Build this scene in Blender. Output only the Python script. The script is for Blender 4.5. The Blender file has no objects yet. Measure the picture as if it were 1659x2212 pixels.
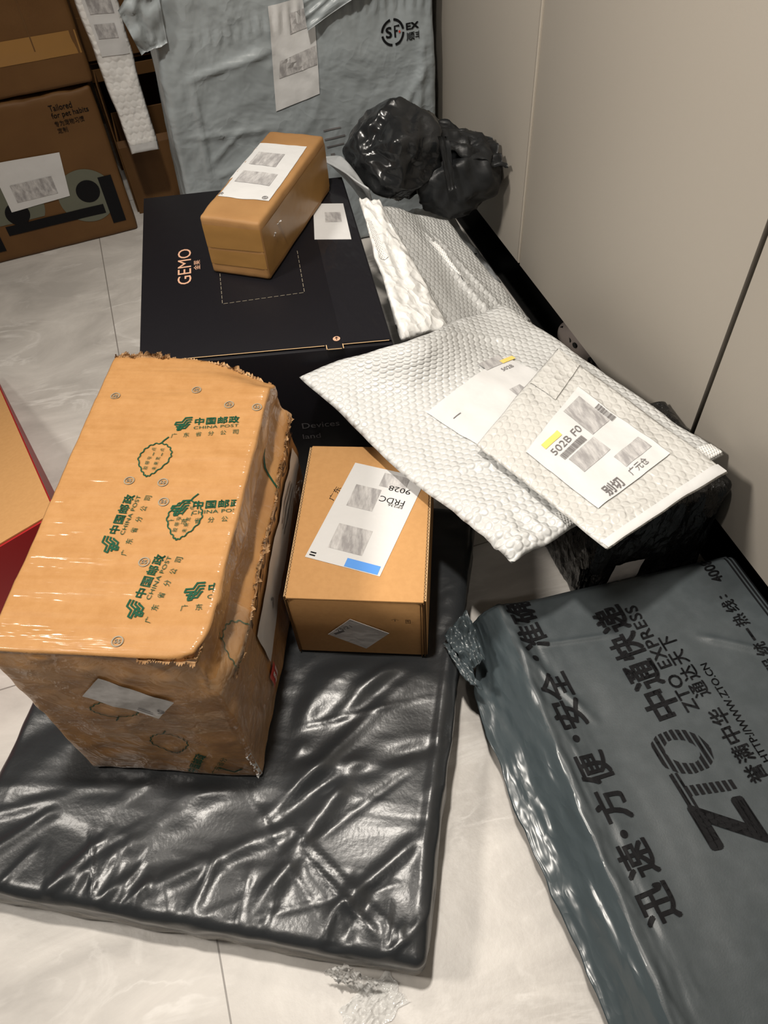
import bpy, bmesh, math, random
import numpy as np
from mathutils import Vector, Matrix
R = math.radians
SC = bpy.context.scene
COL = SC.collection
rng = np.random.default_rng(7)
random.seed(7)

# ------------------------------------------------------------------ camera
cam = bpy.data.cameras.new('camera')
cam_o = bpy.data.objects.new('camera', cam)
COL.objects.link(cam_o)
SC.camera = cam_o
cam.sensor_fit = 'VERTICAL'
cam.sensor_height = 24.0
cam.lens = 24.0 * 1661.0 / 2212.0
cam.clip_start = 0.02
xa = Vector((0.94898767, -0.31049839, -0.05489211))
ya = Vector((-0.27613636, -0.73434558, -0.62006877))
za = Vector((0.15222058, 0.60359533, -0.7826248))
cam_o.matrix_world = Matrix(((xa.x, -ya.x, -za.x, 0), (xa.y, -ya.y, -za.y, 0),
                             (xa.z, -ya.z, -za.z, 1.0), (0, 0, 0, 1)))

# ------------------------------------------------------------------ light
SC.view_settings.view_transform = 'Standard'
SC.view_settings.look = 'None'
SC.view_settings.exposure = -0.12
SC.view_settings.gamma = 1.0
SC.view_settings.use_curve_mapping = False
world = bpy.data.worlds.new('world')
SC.world = world
world.use_nodes = True
world.node_tree.nodes['Background'].inputs[0].default_value = (1.0, 0.95, 0.88, 1)
world.node_tree.nodes['Background'].inputs[1].default_value = 0.035


def lamp(name, loc, power, size, target, spread, color=(1.0, 0.93, 0.84)):
    l = bpy.data.lights.new(name, 'AREA')
    l.shape = 'DISK'
    l.size = size
    l.energy = power
    l.color = color
    l.spread = R(spread)
    o = bpy.data.objects.new(name, l)
    COL.objects.link(o)
    o.location = loc
    o.rotation_euler = (Vector(target) - Vector(loc)).to_track_quat('-Z', 'Y').to_euler()
    return o


lamp('downlight_lamp', (-0.02, 0.50, 2.12), 18.5, 0.10, (0.08, 0.46, 0), 130)
lamp('downlight_lamp', (0.12, 1.10, 2.12), 2.6, 0.14, (0.2, 1.1, 0), 140)
lamp('downlight_lamp', (0.15, -0.90, 2.05), 1.8, 0.14, (0.2, 0.6, 0), 150)
lamp('wall_fill', (-1.15, 0.60, 1.75), 7.6, 0.30, (0.6, 0.55, 0.25), 80)  # added fill without a fixture, aimed to brighten the lower right wall


# ------------------------------------------------------------------ materials
def new_mat(name):
    m = bpy.data.materials.new(name)
    m.use_nodes = True
    nt = m.node_tree
    return m, nt, nt.nodes['Principled BSDF']


def nd(nt, t, **kw):
    n = nt.nodes.new(t)
    for k, v in kw.items():
        setattr(n, k, v)
    return n


def mth(nt, op, a, b=None, c=None):
    n = nd(nt, 'ShaderNodeMath', operation=op)
    for i, v in enumerate((a, b, c)):
        if v is None:
            continue
        if isinstance(v, (int, float)):
            n.inputs[i].default_value = v
        else:
            nt.links.new(v, n.inputs[i])
    return n.outputs[0]


def ramp(nt, src, p0, p1, c0=(0, 0, 0, 1), c1=(1, 1, 1, 1)):
    r = nd(nt, 'ShaderNodeValToRGB')
    r.color_ramp.elements[0].position = p0
    r.color_ramp.elements[1].position = p1
    r.color_ramp.elements[0].color = c0
    r.color_ramp.elements[1].color = c1
    nt.links.new(src, r.inputs[0])
    return r.outputs[0]


def hexbumps(nt, pitch, r, soft):
    """height of hexagonally packed air cells, from the metre-scaled UV map"""
    uv = nd(nt, 'ShaderNodeUVMap')
    sep = nd(nt, 'ShaderNodeSeparateXYZ')
    nt.links.new(uv.outputs[0], sep.inputs[0])
    q = pitch * math.sqrt(3)
    ds = []
    for ox, oy in ((0, 0), (pitch / 2, q / 2)):
        a = mth(nt, 'SUBTRACT', mth(nt, 'FLOORED_MODULO', mth(nt, 'ADD', sep.outputs[0], ox + 9 * pitch), pitch), pitch / 2)
        b = mth(nt, 'SUBTRACT', mth(nt, 'FLOORED_MODULO', mth(nt, 'ADD', sep.outputs[1], oy + 9 * q), q), q / 2)
        ds.append(mth(nt, 'SQRT', mth(nt, 'ADD', mth(nt, 'MULTIPLY', a, a), mth(nt, 'MULTIPLY', b, b))))
    d = mth(nt, 'MINIMUM', ds[0], ds[1])
    mr = nd(nt, 'ShaderNodeMapRange', interpolation_type='SMOOTHSTEP')
    nt.links.new(d, mr.inputs[0])
    mr.inputs[1].default_value = (r - soft) / 1.0
    mr.inputs[2].default_value = r + soft
    mr.inputs[3].default_value = 1.0
    mr.inputs[4].default_value = 0.0
    return mr.outputs[0]


def make(name, color, rough=0.5, spec=0.5, bumps=(), var=None, coat=0.0, coat_rough=0.1, metallic=0.0,
         hexa=None, sheen=None, alpha=None, transmission=0.0, coat_bump=None):
    """bumps: (kind, scale, distance_m, extra)"""
    m, nt, b = new_mat(name)
    b.inputs['Base Color'].default_value = (*color, 1)
    b.inputs['Roughness'].default_value = rough
    b.inputs['Specular IOR Level'].default_value = spec
    b.inputs['Metallic'].default_value = metallic
    b.inputs['Coat Weight'].default_value = coat
    b.inputs['Coat Roughness'].default_value = coat_rough
    b.inputs['Transmission Weight'].default_value = transmission
    if alpha is not None:
        b.inputs['Alpha'].default_value = alpha
    tc = nd(nt, 'ShaderNodeTexCoord')
    prev = None

    def heights(kind, scale, ex):
        mp = nd(nt, 'ShaderNodeMapping')
        mp.inputs['Scale'].default_value = ex.get('stretch', (1, 1, 1))
        mp.inputs['Rotation'].default_value = ex.get('rot', (0, 0, 0))
        nt.links.new(tc.outputs['Object'], mp.inputs[0])
        vec = mp.outputs[0]
        if kind in ('crumple', 'ridge', 'facet'):
            nz = nd(nt, 'ShaderNodeTexNoise')
            nz.inputs['Scale'].default_value = scale * 0.7
            nz.inputs['Detail'].default_value = 2
            nt.links.new(vec, nz.inputs[0])
            mx = nd(nt, 'ShaderNodeVectorMath', operation='MULTIPLY_ADD')
            nt.links.new(nz.outputs['Color'], mx.inputs[0])
            w = ex.get('warp', 0.5) / scale
            mx.inputs[1].default_value = (w, w, w)
            nt.links.new(vec, mx.inputs[2])
            vec = mx.outputs[0]
        if kind == 'crumple':
            v = nd(nt, 'ShaderNodeTexVoronoi', feature='F1')
            v.inputs['Scale'].default_value = scale
            nt.links.new(vec, v.inputs['Vector'])
            return v.outputs['Distance']
        if kind == 'facet':
            v = nd(nt, 'ShaderNodeTexVoronoi', feature='DISTANCE_TO_EDGE')
            v.inputs['Scale'].default_value = scale
            nt.links.new(vec, v.inputs['Vector'])
            return ramp(nt, v.outputs['Distance'], 0.0, ex.get('w', 0.12))
        nz = nd(nt, 'ShaderNodeTexNoise')
        nz.inputs['Scale'].default_value = scale
        nz.inputs['Detail'].default_value = ex.get('detail', 3)
        nz.inputs['Roughness'].default_value = ex.get('r', 0.5)
        nz.inputs['Distortion'].default_value = ex.get('dist', 0.0)
        nt.links.new(vec, nz.inputs[0])
        o = nz.outputs[0]
        if kind == 'ridge':
            return mth(nt, 'MULTIPLY', mth(nt, 'ABSOLUTE', mth(nt, 'SUBTRACT', o, 0.5)), -2.0)
        return o
    for kind, scale, dist, ex in bumps:
        bp = nd(nt, 'ShaderNodeBump')
        bp.inputs['Distance'].default_value = dist
        bp.inputs['Strength'].default_value = 1.0
        nt.links.new(heights(kind, scale, ex), bp.inputs['Height'])
        if prev:
            nt.links.new(prev, bp.inputs['Normal'])
        prev = bp.outputs[0]
    if hexa:
        pitch, r, soft, dist = hexa
        bp = nd(nt, 'ShaderNodeBump')
        bp.inputs['Distance'].default_value = dist
        nt.links.new(hexbumps(nt, pitch, r, soft), bp.inputs['Height'])
        if prev:
            nt.links.new(prev, bp.inputs['Normal'])
        prev = bp.outputs[0]
    if prev:
        nt.links.new(prev, b.inputs['Normal'])
    if coat_bump:
        kind, scale, dist, ex = coat_bump
        bp = nd(nt, 'ShaderNodeBump')
        bp.inputs['Distance'].default_value = dist
        nt.links.new(heights(kind, scale, ex), bp.inputs['Height'])
        nt.links.new(bp.outputs[0], b.inputs['Coat Normal'])
    if var:
        c2, scale, lo, hi = var[:4]
        ex = var[4] if len(var) > 4 else {}
        mixn = nd(nt, 'ShaderNodeMix', data_type='RGBA')
        mixn.inputs[6].default_value = (*color, 1)
        mixn.inputs[7].default_value = (*c2, 1)
        nt.links.new(ramp(nt, heights('noise', scale, ex), lo, hi), mixn.inputs[0])
        nt.links.new(mixn.outputs[2], b.inputs['Base Color'])
    return m


def flat(name, c, rough=0.6, spec=0.3, metallic=0.0):
    return make(name, c, rough, spec, metallic=metallic)


FIB = ('noise', 900, 0.00012, {'detail': 2})
M = {}
M['kraft_bright'] = make('kraft_bright', (0.41, 0.215, 0.080), 0.62, 0.25,
                         [('noise', 14, 0.004, {'stretch': (0.25, 3.0, 1), 'detail': 2}), FIB],
                         var=((0.355, 0.175, 0.058), 45, 0.35, 0.7, {'detail': 6, 'r': 0.7}), coat=0.45, coat_rough=0.16,
                         coat_bump=('noise', 16, 0.010, {'stretch': (0.35, 2.6, 1), 'detail': 4}))
M['kraft_side'] = make('kraft_side', (0.46, 0.24, 0.085), 0.5, 0.35,
                       [('noise', 12, 0.004, {'detail': 3}), FIB],
                       var=((0.33, 0.16, 0.055), 18, 0.35, 0.65, {'detail': 5}), coat=0.5, coat_rough=0.14,
                       coat_bump=('ridge', 14, 0.012, {'warp': 1.5, 'detail': 4}))
M['kraft'] = make('kraft', (0.53, 0.29, 0.115), 0.72, 0.2, [FIB, ('noise', 9, 0.002, {})],
                  var=((0.50, 0.27, 0.105), 160, 0.35, 0.65, {'detail': 5}))
M['kraft_brown'] = make('kraft_brown', (0.36, 0.195, 0.075), 0.62, 0.3,
                        [FIB, ('noise', 11, 0.003, {'detail': 3})],
                        var=((0.29, 0.15, 0.055), 14, 0.3, 0.7, {'detail': 5}))
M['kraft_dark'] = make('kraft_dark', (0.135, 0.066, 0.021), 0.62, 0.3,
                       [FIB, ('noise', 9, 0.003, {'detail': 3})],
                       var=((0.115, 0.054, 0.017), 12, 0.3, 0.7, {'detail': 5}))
M['kraft_torn'] = make('kraft_torn', (0.46, 0.29, 0.15), 0.85, 0.1, [('crumple', 140, 0.003, {'warp': 1})],
                       var=((0.20, 0.11, 0.05), 70, 0.4, 0.65, {'detail': 4}))
M['flute'] = make('flute', (0.55, 0.37, 0.20), 0.85, 0.1)
M['flute_dark'] = make('flute_dark', (0.13, 0.07, 0.03), 0.9, 0.1)
M['tape_brown'] = make('tape_brown', (0.31, 0.165, 0.05), 0.28, 0.5,
                       [('noise', 24, 0.0012, {'detail': 2})])
M['clear_tape'] = make('clear_tape', (0.55, 0.46, 0.34), 0.13, 0.5,
                       [('facet', 60, 0.0012, {'warp': 1.5, 'w': 0.2}), ('noise', 40, 0.004, {'detail': 4})], alpha=0.16)
M['clear_film'] = make('clear_film', (0.85, 0.85, 0.83), 0.14, 0.5,
                       [('crumple', 70, 0.005, {'warp': 1.5})], alpha=0.5)
M['green_ink'] = flat('green_ink', (0.008, 0.06, 0.03), 0.5, 0.2)
M['grey_ink'] = flat('grey_ink', (0.25, 0.22, 0.165), 0.5)
M['black_ink'] = flat('black_ink', (0.008, 0.008, 0.009), 0.6, 0.12)
M['brown_ink'] = flat('brown_ink', (0.05, 0.022, 0.01), 0.6)
M['mid_ink'] = flat('mid_ink', (0.16, 0.15, 0.15), 0.6)
M['copper_ink'] = flat('copper_ink', (0.62, 0.36, 0.24), 0.4)
M['dim_ink'] = flat('dim_ink', (0.10, 0.095, 0.10), 0.5)
M['red_ink'] = flat('red_ink', (0.55, 0.05, 0.03), 0.35)
M['blue_ink'] = flat('blue_ink', (0.10, 0.30, 0.75), 0.4)
M['yellow_ink'] = flat('yellow_ink', (0.80, 0.58, 0.16), 0.5)
M['white_ink'] = flat('white_ink', (0.85, 0.82, 0.80), 0.5)
M['sage_ink'] = flat('sage_ink', (0.13, 0.135, 0.10), 0.55)
M['paper'] = make('paper', (0.62, 0.62, 0.615), 0.5, 0.4, [('noise', 25, 0.002, {'detail': 3})])
M['paper_grey'] = make('paper_grey', (0.55, 0.53, 0.52), 0.45, 0.4, [('noise', 25, 0.003, {'detail': 3})])
M['thermal'] = make('thermal', (0.60, 0.59, 0.58), 0.55, 0.3,
                    var=((0.30, 0.29, 0.29), 55, 0.30, 0.62, {'detail': 6, 'r': 0.65, 'stretch': (2.2, 0.6, 1), 'rot': (0, 0, 0.6)}))
M['gemo'] = make('gemo', (0.0065, 0.006, 0.008), 0.5, 0.2, [('noise', 700, 0.00008, {}), ('noise', 5, 0.003, {})])
M['gemo_tape'] = make('gemo_tape', (0.013, 0.0125, 0.015), 0.22, 0.4,
                      [('ridge', 20, 0.003, {'stretch': (1, 0.4, 1), 'detail': 3})])
M['black_film'] = make('black_film', (0.022, 0.024, 0.026), 0.31, 0.5,
                       [('noise', 5, 0.010, {'stretch': (0.45, 1.6, 1), 'rot': (0, 0, R(-46)), 'detail': 1, 'r': 0.3}),
                        ('noise', 11, 0.006, {'stretch': (0.35, 1.7, 1), 'rot': (0, 0, R(-58)), 'detail': 2, 'r': 0.4, 'dist': 0.3}),
                        ('noise', 200, 0.00022, {'detail': 2})])
M['black_film_dull'] = make('black_film_dull', (0.012, 0.013, 0.014), 0.42, 0.35,
                            [('crumple', 14, 0.005, {'warp': 1.2})])
M['black_shiny'] = make('black_shiny', (0.014, 0.015, 0.016), 0.21, 0.5,
                        [('crumple', 13, 0.005, {'warp': 1.4}), ('ridge', 26, 0.0012, {'detail': 2})])
M['stretch_black'] = make('stretch_black', (0.006, 0.006, 0.006), 0.2, 0.5,
                          [('crumple', 38, 0.007, {'warp': 1.6, 'stretch': (1, 1, 0.45)}),
                           ('ridge', 60, 0.004, {'stretch': (1, 1, 0.5), 'detail': 4})])
M['zto_film'] = make('zto_film', (0.050, 0.060, 0.065), 0.42, 0.4,
                     [('noise', 9, 0.006, {'stretch': (1.2, 0.6, 1), 'detail': 2}),
                      ('noise', 500, 0.00012, {'detail': 2})],
                     var=((0.060, 0.071, 0.077), 60, 0.4, 0.7, {'detail': 5}))
M['zto_wrinkled'] = make('zto_wrinkled', (0.052, 0.067, 0.074), 0.27, 0.55,
                         [('noise', 12, 0.006, {'stretch': (1.7, 0.4, 1), 'detail': 2}),
                          ('crumple', 18, 0.0022, {'warp': 1.6, 'stretch': (1.5, 0.5, 1)}),
                          ('ridge', 40, 0.0010, {'stretch': (1.3, 0.6, 1), 'detail': 2})])
M['sf_film'] = make('sf_film', (0.31, 0.345, 0.36), 0.34, 0.5,
                    [('noise', 7, 0.014, {'detail': 4, 'r': 0.5, 'dist': 0.4}),
                     ('ridge', 11, 0.004, {'detail': 3, 'warp': 1.2})])
M['grey_poly'] = make('grey_poly', (0.48, 0.50, 0.51), 0.36, 0.5, [('crumple', 24, 0.007, {'warp': 1.3})])
M['bubble_white'] = make('bubble_white', (0.53, 0.535, 0.525), 0.33, 0.5,
                         [('noise', 14, 0.007, {'detail': 3}), ('ridge', 12, 0.003, {'detail': 2, 'warp': 1.3})],
                         hexa=(0.0108, 0.0042, 0.0017, 0.0011))
M['bubble_flat'] = make('bubble_flat', (0.54, 0.535, 0.51), 0.34, 0.5,
                        [('noise', 22, 0.006, {'detail': 3}), ('ridge', 30, 0.003, {'detail': 2, 'warp': 1.3})],
                        hexa=(0.0125, 0.0048, 0.0013, 0.0006))
M['bubble_small'] = make('bubble_small', (0.78, 0.77, 0.745), 0.36, 0.5,
                         [('noise', 18, 0.006, {'detail': 3}), ('ridge', 24, 0.003, {'detail': 2, 'warp': 1.0})],
                         hexa=(0.0150, 0.0060, 0.0030, 0.0006))
M['white_crinkle'] = make('white_crinkle', (0.78, 0.78, 0.76), 0.3, 0.5,
                          [('crumple', 48, 0.005, {'warp': 1.4}), ('noise', 14, 0.008, {'detail': 3})])
M['embossed'] = make('embossed', (0.76, 0.76, 0.74), 0.4, 0.5, hexa=(0.0042, 0.0012, 0.0006, 0.0009))
M['door'] = make('door', (0.375, 0.342, 0.297), 0.52, 0.3, [('noise', 900, 0.00008, {})])
M['door_strip'] = make('door_strip', (0.50, 0.45, 0.38), 0.35, 0.5)
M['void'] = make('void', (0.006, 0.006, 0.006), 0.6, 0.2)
M['wall'] = make('wall', (0.30, 0.28, 0.25), 0.8, 0.2, [('noise', 300, 0.0002, {})])
M['ceiling'] = make('ceiling', (0.6, 0.58, 0.55), 0.9, 0.1)
M['red_card'] = make('red_card', (0.40, 0.018, 0.022), 0.5, 0.4)
M['clog'] = make('clog', (0.20, 0.17, 0.155), 0.6, 0.3)


def floor_mat():
    m, nt, b = new_mat('stone_tile')
    tc = nd(nt, 'ShaderNodeTexCoord')
    def noise(scale, detail, r, dist, stretch=(1, 1, 1), rot=0.0):
        mp = nd(nt, 'ShaderNodeMapping')
        mp.inputs['Scale'].default_value = stretch
        mp.inputs['Rotation'].default_value = (0, 0, rot)
        nt.links.new(tc.outputs['Object'], mp.inputs[0])
        n = nd(nt, 'ShaderNodeTexNoise')
        n.inputs['Scale'].default_value = scale
        n.inputs['Detail'].default_value = detail
        n.inputs['Roughness'].default_value = r
        n.inputs['Distortion'].default_value = dist
        nt.links.new(mp.outputs[0], n.inputs[0])
        return n.outputs[0]
    base = ramp(nt, noise(5, 8, 0.62, 0.8, (1, 1.8, 1), 0.5), 0.34, 0.66, (0.42, 0.396, 0.367, 1), (0.61, 0.58, 0.54, 1))
    vein = mth(nt, 'ABSOLUTE', mth(nt, 'SUBTRACT', noise(4.0, 5, 0.55, 1.6, (1, 2.2, 1), 0.9), 0.5))
    vmask = ramp(nt, vein, 0.0, 0.035, (1, 1, 1, 1), (0, 0, 0, 1))
    vamp = mth(nt, 'MULTIPLY', vmask, ramp(nt, noise(9, 4, 0.6, 0), 0.45, 0.7))
    mx = nd(nt, 'ShaderNodeMix', data_type='RGBA')
    nt.links.new(mth(nt, 'MULTIPLY', vamp, 0.75), mx.inputs[0])
    nt.links.new(base, mx.inputs[6])
    mx.inputs[7].default_value = (0.74, 0.715, 0.68, 1)
    # grout joints, 0.62 m x 1.30 m tiles
    sep = nd(nt, 'ShaderNodeSeparateXYZ')
    nt.links.new(tc.outputs['Object'], sep.inputs[0])
    def joint(o, off, size):
        a = mth(nt, 'FLOORED_MODULO', mth(nt, 'ADD', o, off), size)
        d = mth(nt, 'MINIMUM', a, mth(nt, 'SUBTRACT', size, a))
        return mth(nt, 'LESS_THAN', d, 0.0011)
    g = mth(nt, 'MAXIMUM', joint(sep.outputs[0], 0.186, 0.62), joint(sep.outputs[1], -0.655, 1.30))
    mx2 = nd(nt, 'ShaderNodeMix', data_type='RGBA')
    nt.links.new(g, mx2.inputs[0])
    nt.links.new(mx.outputs[2], mx2.inputs[6])
    mx2.inputs[7].default_value = (0.23, 0.21, 0.19, 1)
    nt.links.new(mx2.outputs[2], b.inputs['Base Color'])
    b.inputs['Roughness'].default_value = 0.42
    bp = nd(nt, 'ShaderNodeBump')
    bp.inputs['Distance'].default_value = 0.0006
    nt.links.new(noise(40, 6, 0.6, 0), bp.inputs['Height'])
    nt.links.new(bp.outputs[0], b.inputs['Normal'])
    return m


M['floor'] = floor_mat()

# ------------------------------------------------------------------ noise (numpy)
_perm = np.random.default_rng(3).permutation(512)
_grad = np.random.default_rng(4).normal(size=(512, 3))
_grad /= np.linalg.norm(_grad, axis=1)[:, None]


def perlin(P, seed=0):
    P = np.asarray(P, float)
    I = np.floor(P).astype(int)
    Fr = P - I
    W = Fr * Fr * Fr * (Fr * (Fr * 6 - 15) + 10)
    out = np.zeros(len(P))
    for dx in (0, 1):
        for dy in (0, 1):
            for dz in (0, 1):
                h = _perm[(_perm[(_perm[(I[:, 0] + dx + seed * 17) & 511] + I[:, 1] + dy) & 511] + I[:, 2] + dz) & 511]
                g = _grad[h]
                d = Fr - np.array([dx, dy, dz])
                w = (W[:, 0] if dx else 1 - W[:, 0]) * (W[:, 1] if dy else 1 - W[:, 1]) * (W[:, 2] if dz else 1 - W[:, 2])
                out += w * (g * d).sum(1)
    return out * 1.5


def fbm(P, oct=3, seed=0):
    a, s, o = 1.0, 1.0, np.zeros(len(P))
    for i in range(oct):
        o += a * perlin(np.asarray(P) * s, seed + i)
        a *= 0.5
        s *= 2.03
    return o


def ridged(P, oct=2, seed=0):
    a, s, o = 1.0, 1.0, np.zeros(len(P))
    for i in range(oct):
        o += a * (1 - np.abs(perlin(np.asarray(P) * s, seed + i)) * 2.2)
        a *= 0.5
        s *= 2.1
    return o


def crease(xy, a, b, w, h, sharp=False):
    a, b = np.array(a, float), np.array(b, float)
    ab = b - a
    t = np.clip(((xy - a) @ ab) / (ab @ ab), 0, 1)
    d = np.linalg.norm(xy - (a + t[:, None] * ab), axis=1)
    fade = np.clip(4 * np.minimum(t, 1 - t) + 0.25, 0, 1)
    return h * fade * (np.exp(-d / w) if sharp else np.exp(-(d / w) ** 2))


def smooth(x, a, b):
    t = np.clip((np.asarray(x, float) - a) / (b - a), 0, 1)
    return t * t * (3 - 2 * t)


# ------------------------------------------------------------------ object helpers
def thing(name, label, cat, loc=(0, 0, 0), rotz=0.0, group=None):
    o = bpy.data.objects.new(name, None)
    COL.objects.link(o)
    o.location = loc
    o.rotation_euler = (0, 0, rotz)
    o.empty_display_size = 0.05
    o['label'] = label
    o['category'] = cat
    if group:
        o['group'] = group
    return o


def mesh(name, V, Fc, mats, parent=None, smooth_=True, mi=None, uv=None, label=None):
    """V in the frame of the thing (for sub-parts too: parts sit at their parent's origin)"""
    V = np.asarray(V, float)
    me = bpy.data.meshes.new(name)
    me.from_pydata([tuple(v) for v in V], [], [tuple(int(i) for i in f) for f in Fc])
    if not isinstance(mats, (list, tuple)):
        mats = [mats]
    for m in mats:
        me.materials.append(M[m] if isinstance(m, str) else m)
    if mi is not None:
        me.polygons.foreach_set('material_index', np.asarray(mi, dtype=np.int32))
    if smooth_:
        me.polygons.foreach_set('use_smooth', np.ones(len(me.polygons), dtype=bool))
    if uv is not None:
        lay = me.uv_layers.new(name='UVMap')
        li = np.zeros(len(me.loops), dtype=np.int32)
        me.loops.foreach_get('vertex_index', li)
        lay.data.foreach_set('uv', np.asarray(uv, float)[li].ravel())
    me.update()
    o = bpy.data.objects.new(name, me)
    COL.objects.link(o)
    if parent:
        o.parent = parent
    if label:
        o['label'] = label
    return o


def struct(name, V, Fc, mat):
    o = mesh(name, V, Fc, mat, smooth_=False)
    o['kind'] = 'structure'
    return o


def grid_faces(nu, nv, off=0, flip=False):
    idx = np.arange(nu * nv).reshape(nu, nv) + off
    a, b, c, d = idx[:-1, :-1].ravel(), idx[1:, :-1].ravel(), idx[1:, 1:].ravel(), idx[:-1, 1:].ravel()
    return np.stack([a, d, c, b] if flip else [a, b, c, d], 1)


def box_vf(x0, x1, y0, y1, z0, z1):
    V = [(x0, y0, z0), (x1, y0, z0), (x1, y1, z0), (x0, y1, z0), (x0, y0, z1), (x1, y0, z1), (x1, y1, z1), (x0, y1, z1)]
    Fc = [(0, 3, 2, 1), (4, 5, 6, 7), (0, 1, 5, 4), (1, 2, 6, 5), (2, 3, 7, 6), (3, 0, 4, 7)]
    return V, Fc


def bbox_mesh(name, x0, x1, y0, y1, z0, z1, mat, parent=None, bev=0.002, seg=2):
    V, Fc = box_vf(x0, x1, y0, y1, z0, z1)
    o = mesh(name, V, Fc, mat, parent, smooth_=False)
    if bev:
        bm = bmesh.new()
        bm.from_mesh(o.data)
        bmesh.ops.bevel(bm, geom=bm.edges[:], offset=bev, segments=seg, affect='EDGES', profile=0.5)
        for f in bm.faces:
            f.smooth = True
        bm.to_mesh(o.data)
        bm.free()
        o.data.set_sharp_from_angle(angle=R(40))
    return o


def grid_box(w, l, z0, z1, step, rad, disp=None, shape=None, name='body', mats='kraft', parent=None, mat_fn=None,
             origin='corner', label=None):
    """closed rounded box x 0..w, y 0..l as a fine quad grid; disp(P,N)->metres along the normal; shape(P)->P"""
    def coords(a, b):
        n = max(2, int(round((b - a) / step)))
        return np.linspace(a, b, n + 1)
    xs, ys, zs = coords(0, w), coords(0, l), coords(z0, z1)
    V, Fc, key = [], [], {}

    def vid(p):
        k = (round(p[0], 6), round(p[1], 6), round(p[2], 6))
        if k not in key:
            key[k] = len(V)
            V.append(p)
        return key[k]

    def face(A, B, f, flip):
        g = [[vid(f(a, b)) for b in B] for a in A]
        for i in range(len(A) - 1):
            for j in range(len(B) - 1):
                q = (g[i][j], g[i + 1][j], g[i + 1][j + 1], g[i][j + 1])
                Fc.append(q[::-1] if flip else q)
    face(xs, ys, lambda a, b: (a, b, z1), False)
    face(xs, ys, lambda a, b: (a, b, z0), True)
    face(xs, zs, lambda a, b: (a, 0.0, b), False)
    face(xs, zs, lambda a, b: (a, l, b), True)
    face(ys, zs, lambda a, b: (0.0, a, b), True)
    face(ys, zs, lambda a, b: (w, a, b), False)
    V = np.array(V)
    lo, hi = np.array([rad, rad, z0 + rad]), np.array([w - rad, l - rad, z1 - rad])
    C0 = np.clip(V, lo, hi)
    D = V - C0
    n = np.linalg.norm(D, axis=1)
    big = np.abs(D).max(1)
    N = D / np.maximum(n, 1e-9)[:, None]
    P = C0 + N * (big * rad / max(rad, 1e-9))[:, None]
    if disp is not None:
        P = P + N * disp(P, N)[:, None]
    if shape is not None:
        P = shape(P)
    mi = None
    if mat_fn is not None:
        Fa = np.array(Fc)
        mi = mat_fn(P[Fa].mean(1), N[Fa].mean(1))
    return mesh(name, P, Fc, mats, parent, True, mi, label=label), P, N


# ------------------------------------------------------------------ printing helpers (flat shapes in metres)
_tc = {}


def text2d(body, bold=0.0, shear=0.0, spacing=1.0):
    k = (body, bold, shear, spacing)
    if k not in _tc:
        cu = bpy.data.curves.new('lettering', 'FONT')
        cu.body = body
        cu.size = 1.0
        cu.shear = shear
        cu.space_character = spacing
        cu.resolution_u = 3
        ob = bpy.data.objects.new('lettering', cu)
        COL.objects.link(ob)
        dg = bpy.context.evaluated_depsgraph_get()
        me = bpy.data.meshes.new_from_object(ob.evaluated_get(dg))
        V = np.array([v.co[:2] for v in me.vertices]).reshape(-1, 2)
        Fc = [tuple(p.vertices) for p in me.polygons]
        if bold > 0:                     # thicken by overlaid shifted copies
            V0, F0, V, Fc = V, Fc, [], []
            for k, (dx, dy) in enumerate([(0, 0)] + [(math.cos(q * math.pi / 6), math.sin(q * math.pi / 6)) for q in range(12)] if bold > 0.03 else [(1, 1), (1, -1), (-1, 1), (-1, -1), (0, 0)]):
                V.append(V0 + np.array([dx, dy]) * bold)
                Fc += [tuple(i + k * len(V0) for i in q) for q in F0]
            V = np.concatenate(V)
        bpy.data.objects.remove(ob)
        bpy.data.curves.remove(cu)
        bpy.data.meshes.remove(me)
        _tc[k] = (V, Fc)
    V, Fc = _tc[k]
    return V.copy(), list(Fc)


def fit(body, x, y, w, h, **kw):
    """lettering whose ink fills the box x..x+w, y..y+h"""
    V, Fc = text2d(body, **kw)
    if len(V) == 0:
        return V, Fc
    lo, hi = V.min(0), V.max(0)
    return (V - lo) / np.maximum(hi - lo, 1e-6) * np.array([w, h]) + np.array([x, y]), Fc


def poly(pts):
    return np.array(pts, float), [tuple(range(len(pts)))]


def rect(x0, y0, x1, y1):
    return poly([(x0, y0), (x1, y0), (x1, y1), (x0, y1)])


def stroke(pts, w, closed=False):
    P = np.array(pts, float)
    n = len(P)
    V, Fc = [], []
    for i in range(n):
        a = P[(i - 1) % n] if (closed or i > 0) else P[i]
        b = P[(i + 1) % n] if (closed or i < n - 1) else P[i]
        t = b - a
        t /= max(np.linalg.norm(t), 1e-9)
        nn = np.array([-t[1], t[0]])
        V += [P[i] + nn * w / 2, P[i] - nn * w / 2]
    for i in range(n if closed else n - 1):
        j = (i + 1) % n
        Fc.append((2 * i, 2 * i + 1, 2 * j + 1, 2 * j))
    return np.array(V), Fc


def disc(cx, cy, r, n=32, ry=None):
    return poly([(cx + r * math.cos(2 * PI * i / n), cy + (ry or r) * math.sin(2 * PI * i / n)) for i in range(n)])


def arc(cx, cy, r, w, a0, a1, n=24):
    return stroke([(cx + r * math.cos(R(a0 + (a1 - a0) * i / n)), cy + r * math.sin(R(a0 + (a1 - a0) * i / n))) for i in range(n + 1)], w)


PI = math.pi


def join2(pieces):
    V, Fc, o = [], [], 0
    for v, f in pieces:
        if len(v) == 0:
            continue
        V.append(v)
        Fc += [tuple(i + o for i in q) for q in f]
        o += len(v)
    return np.concatenate(V), Fc


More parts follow.
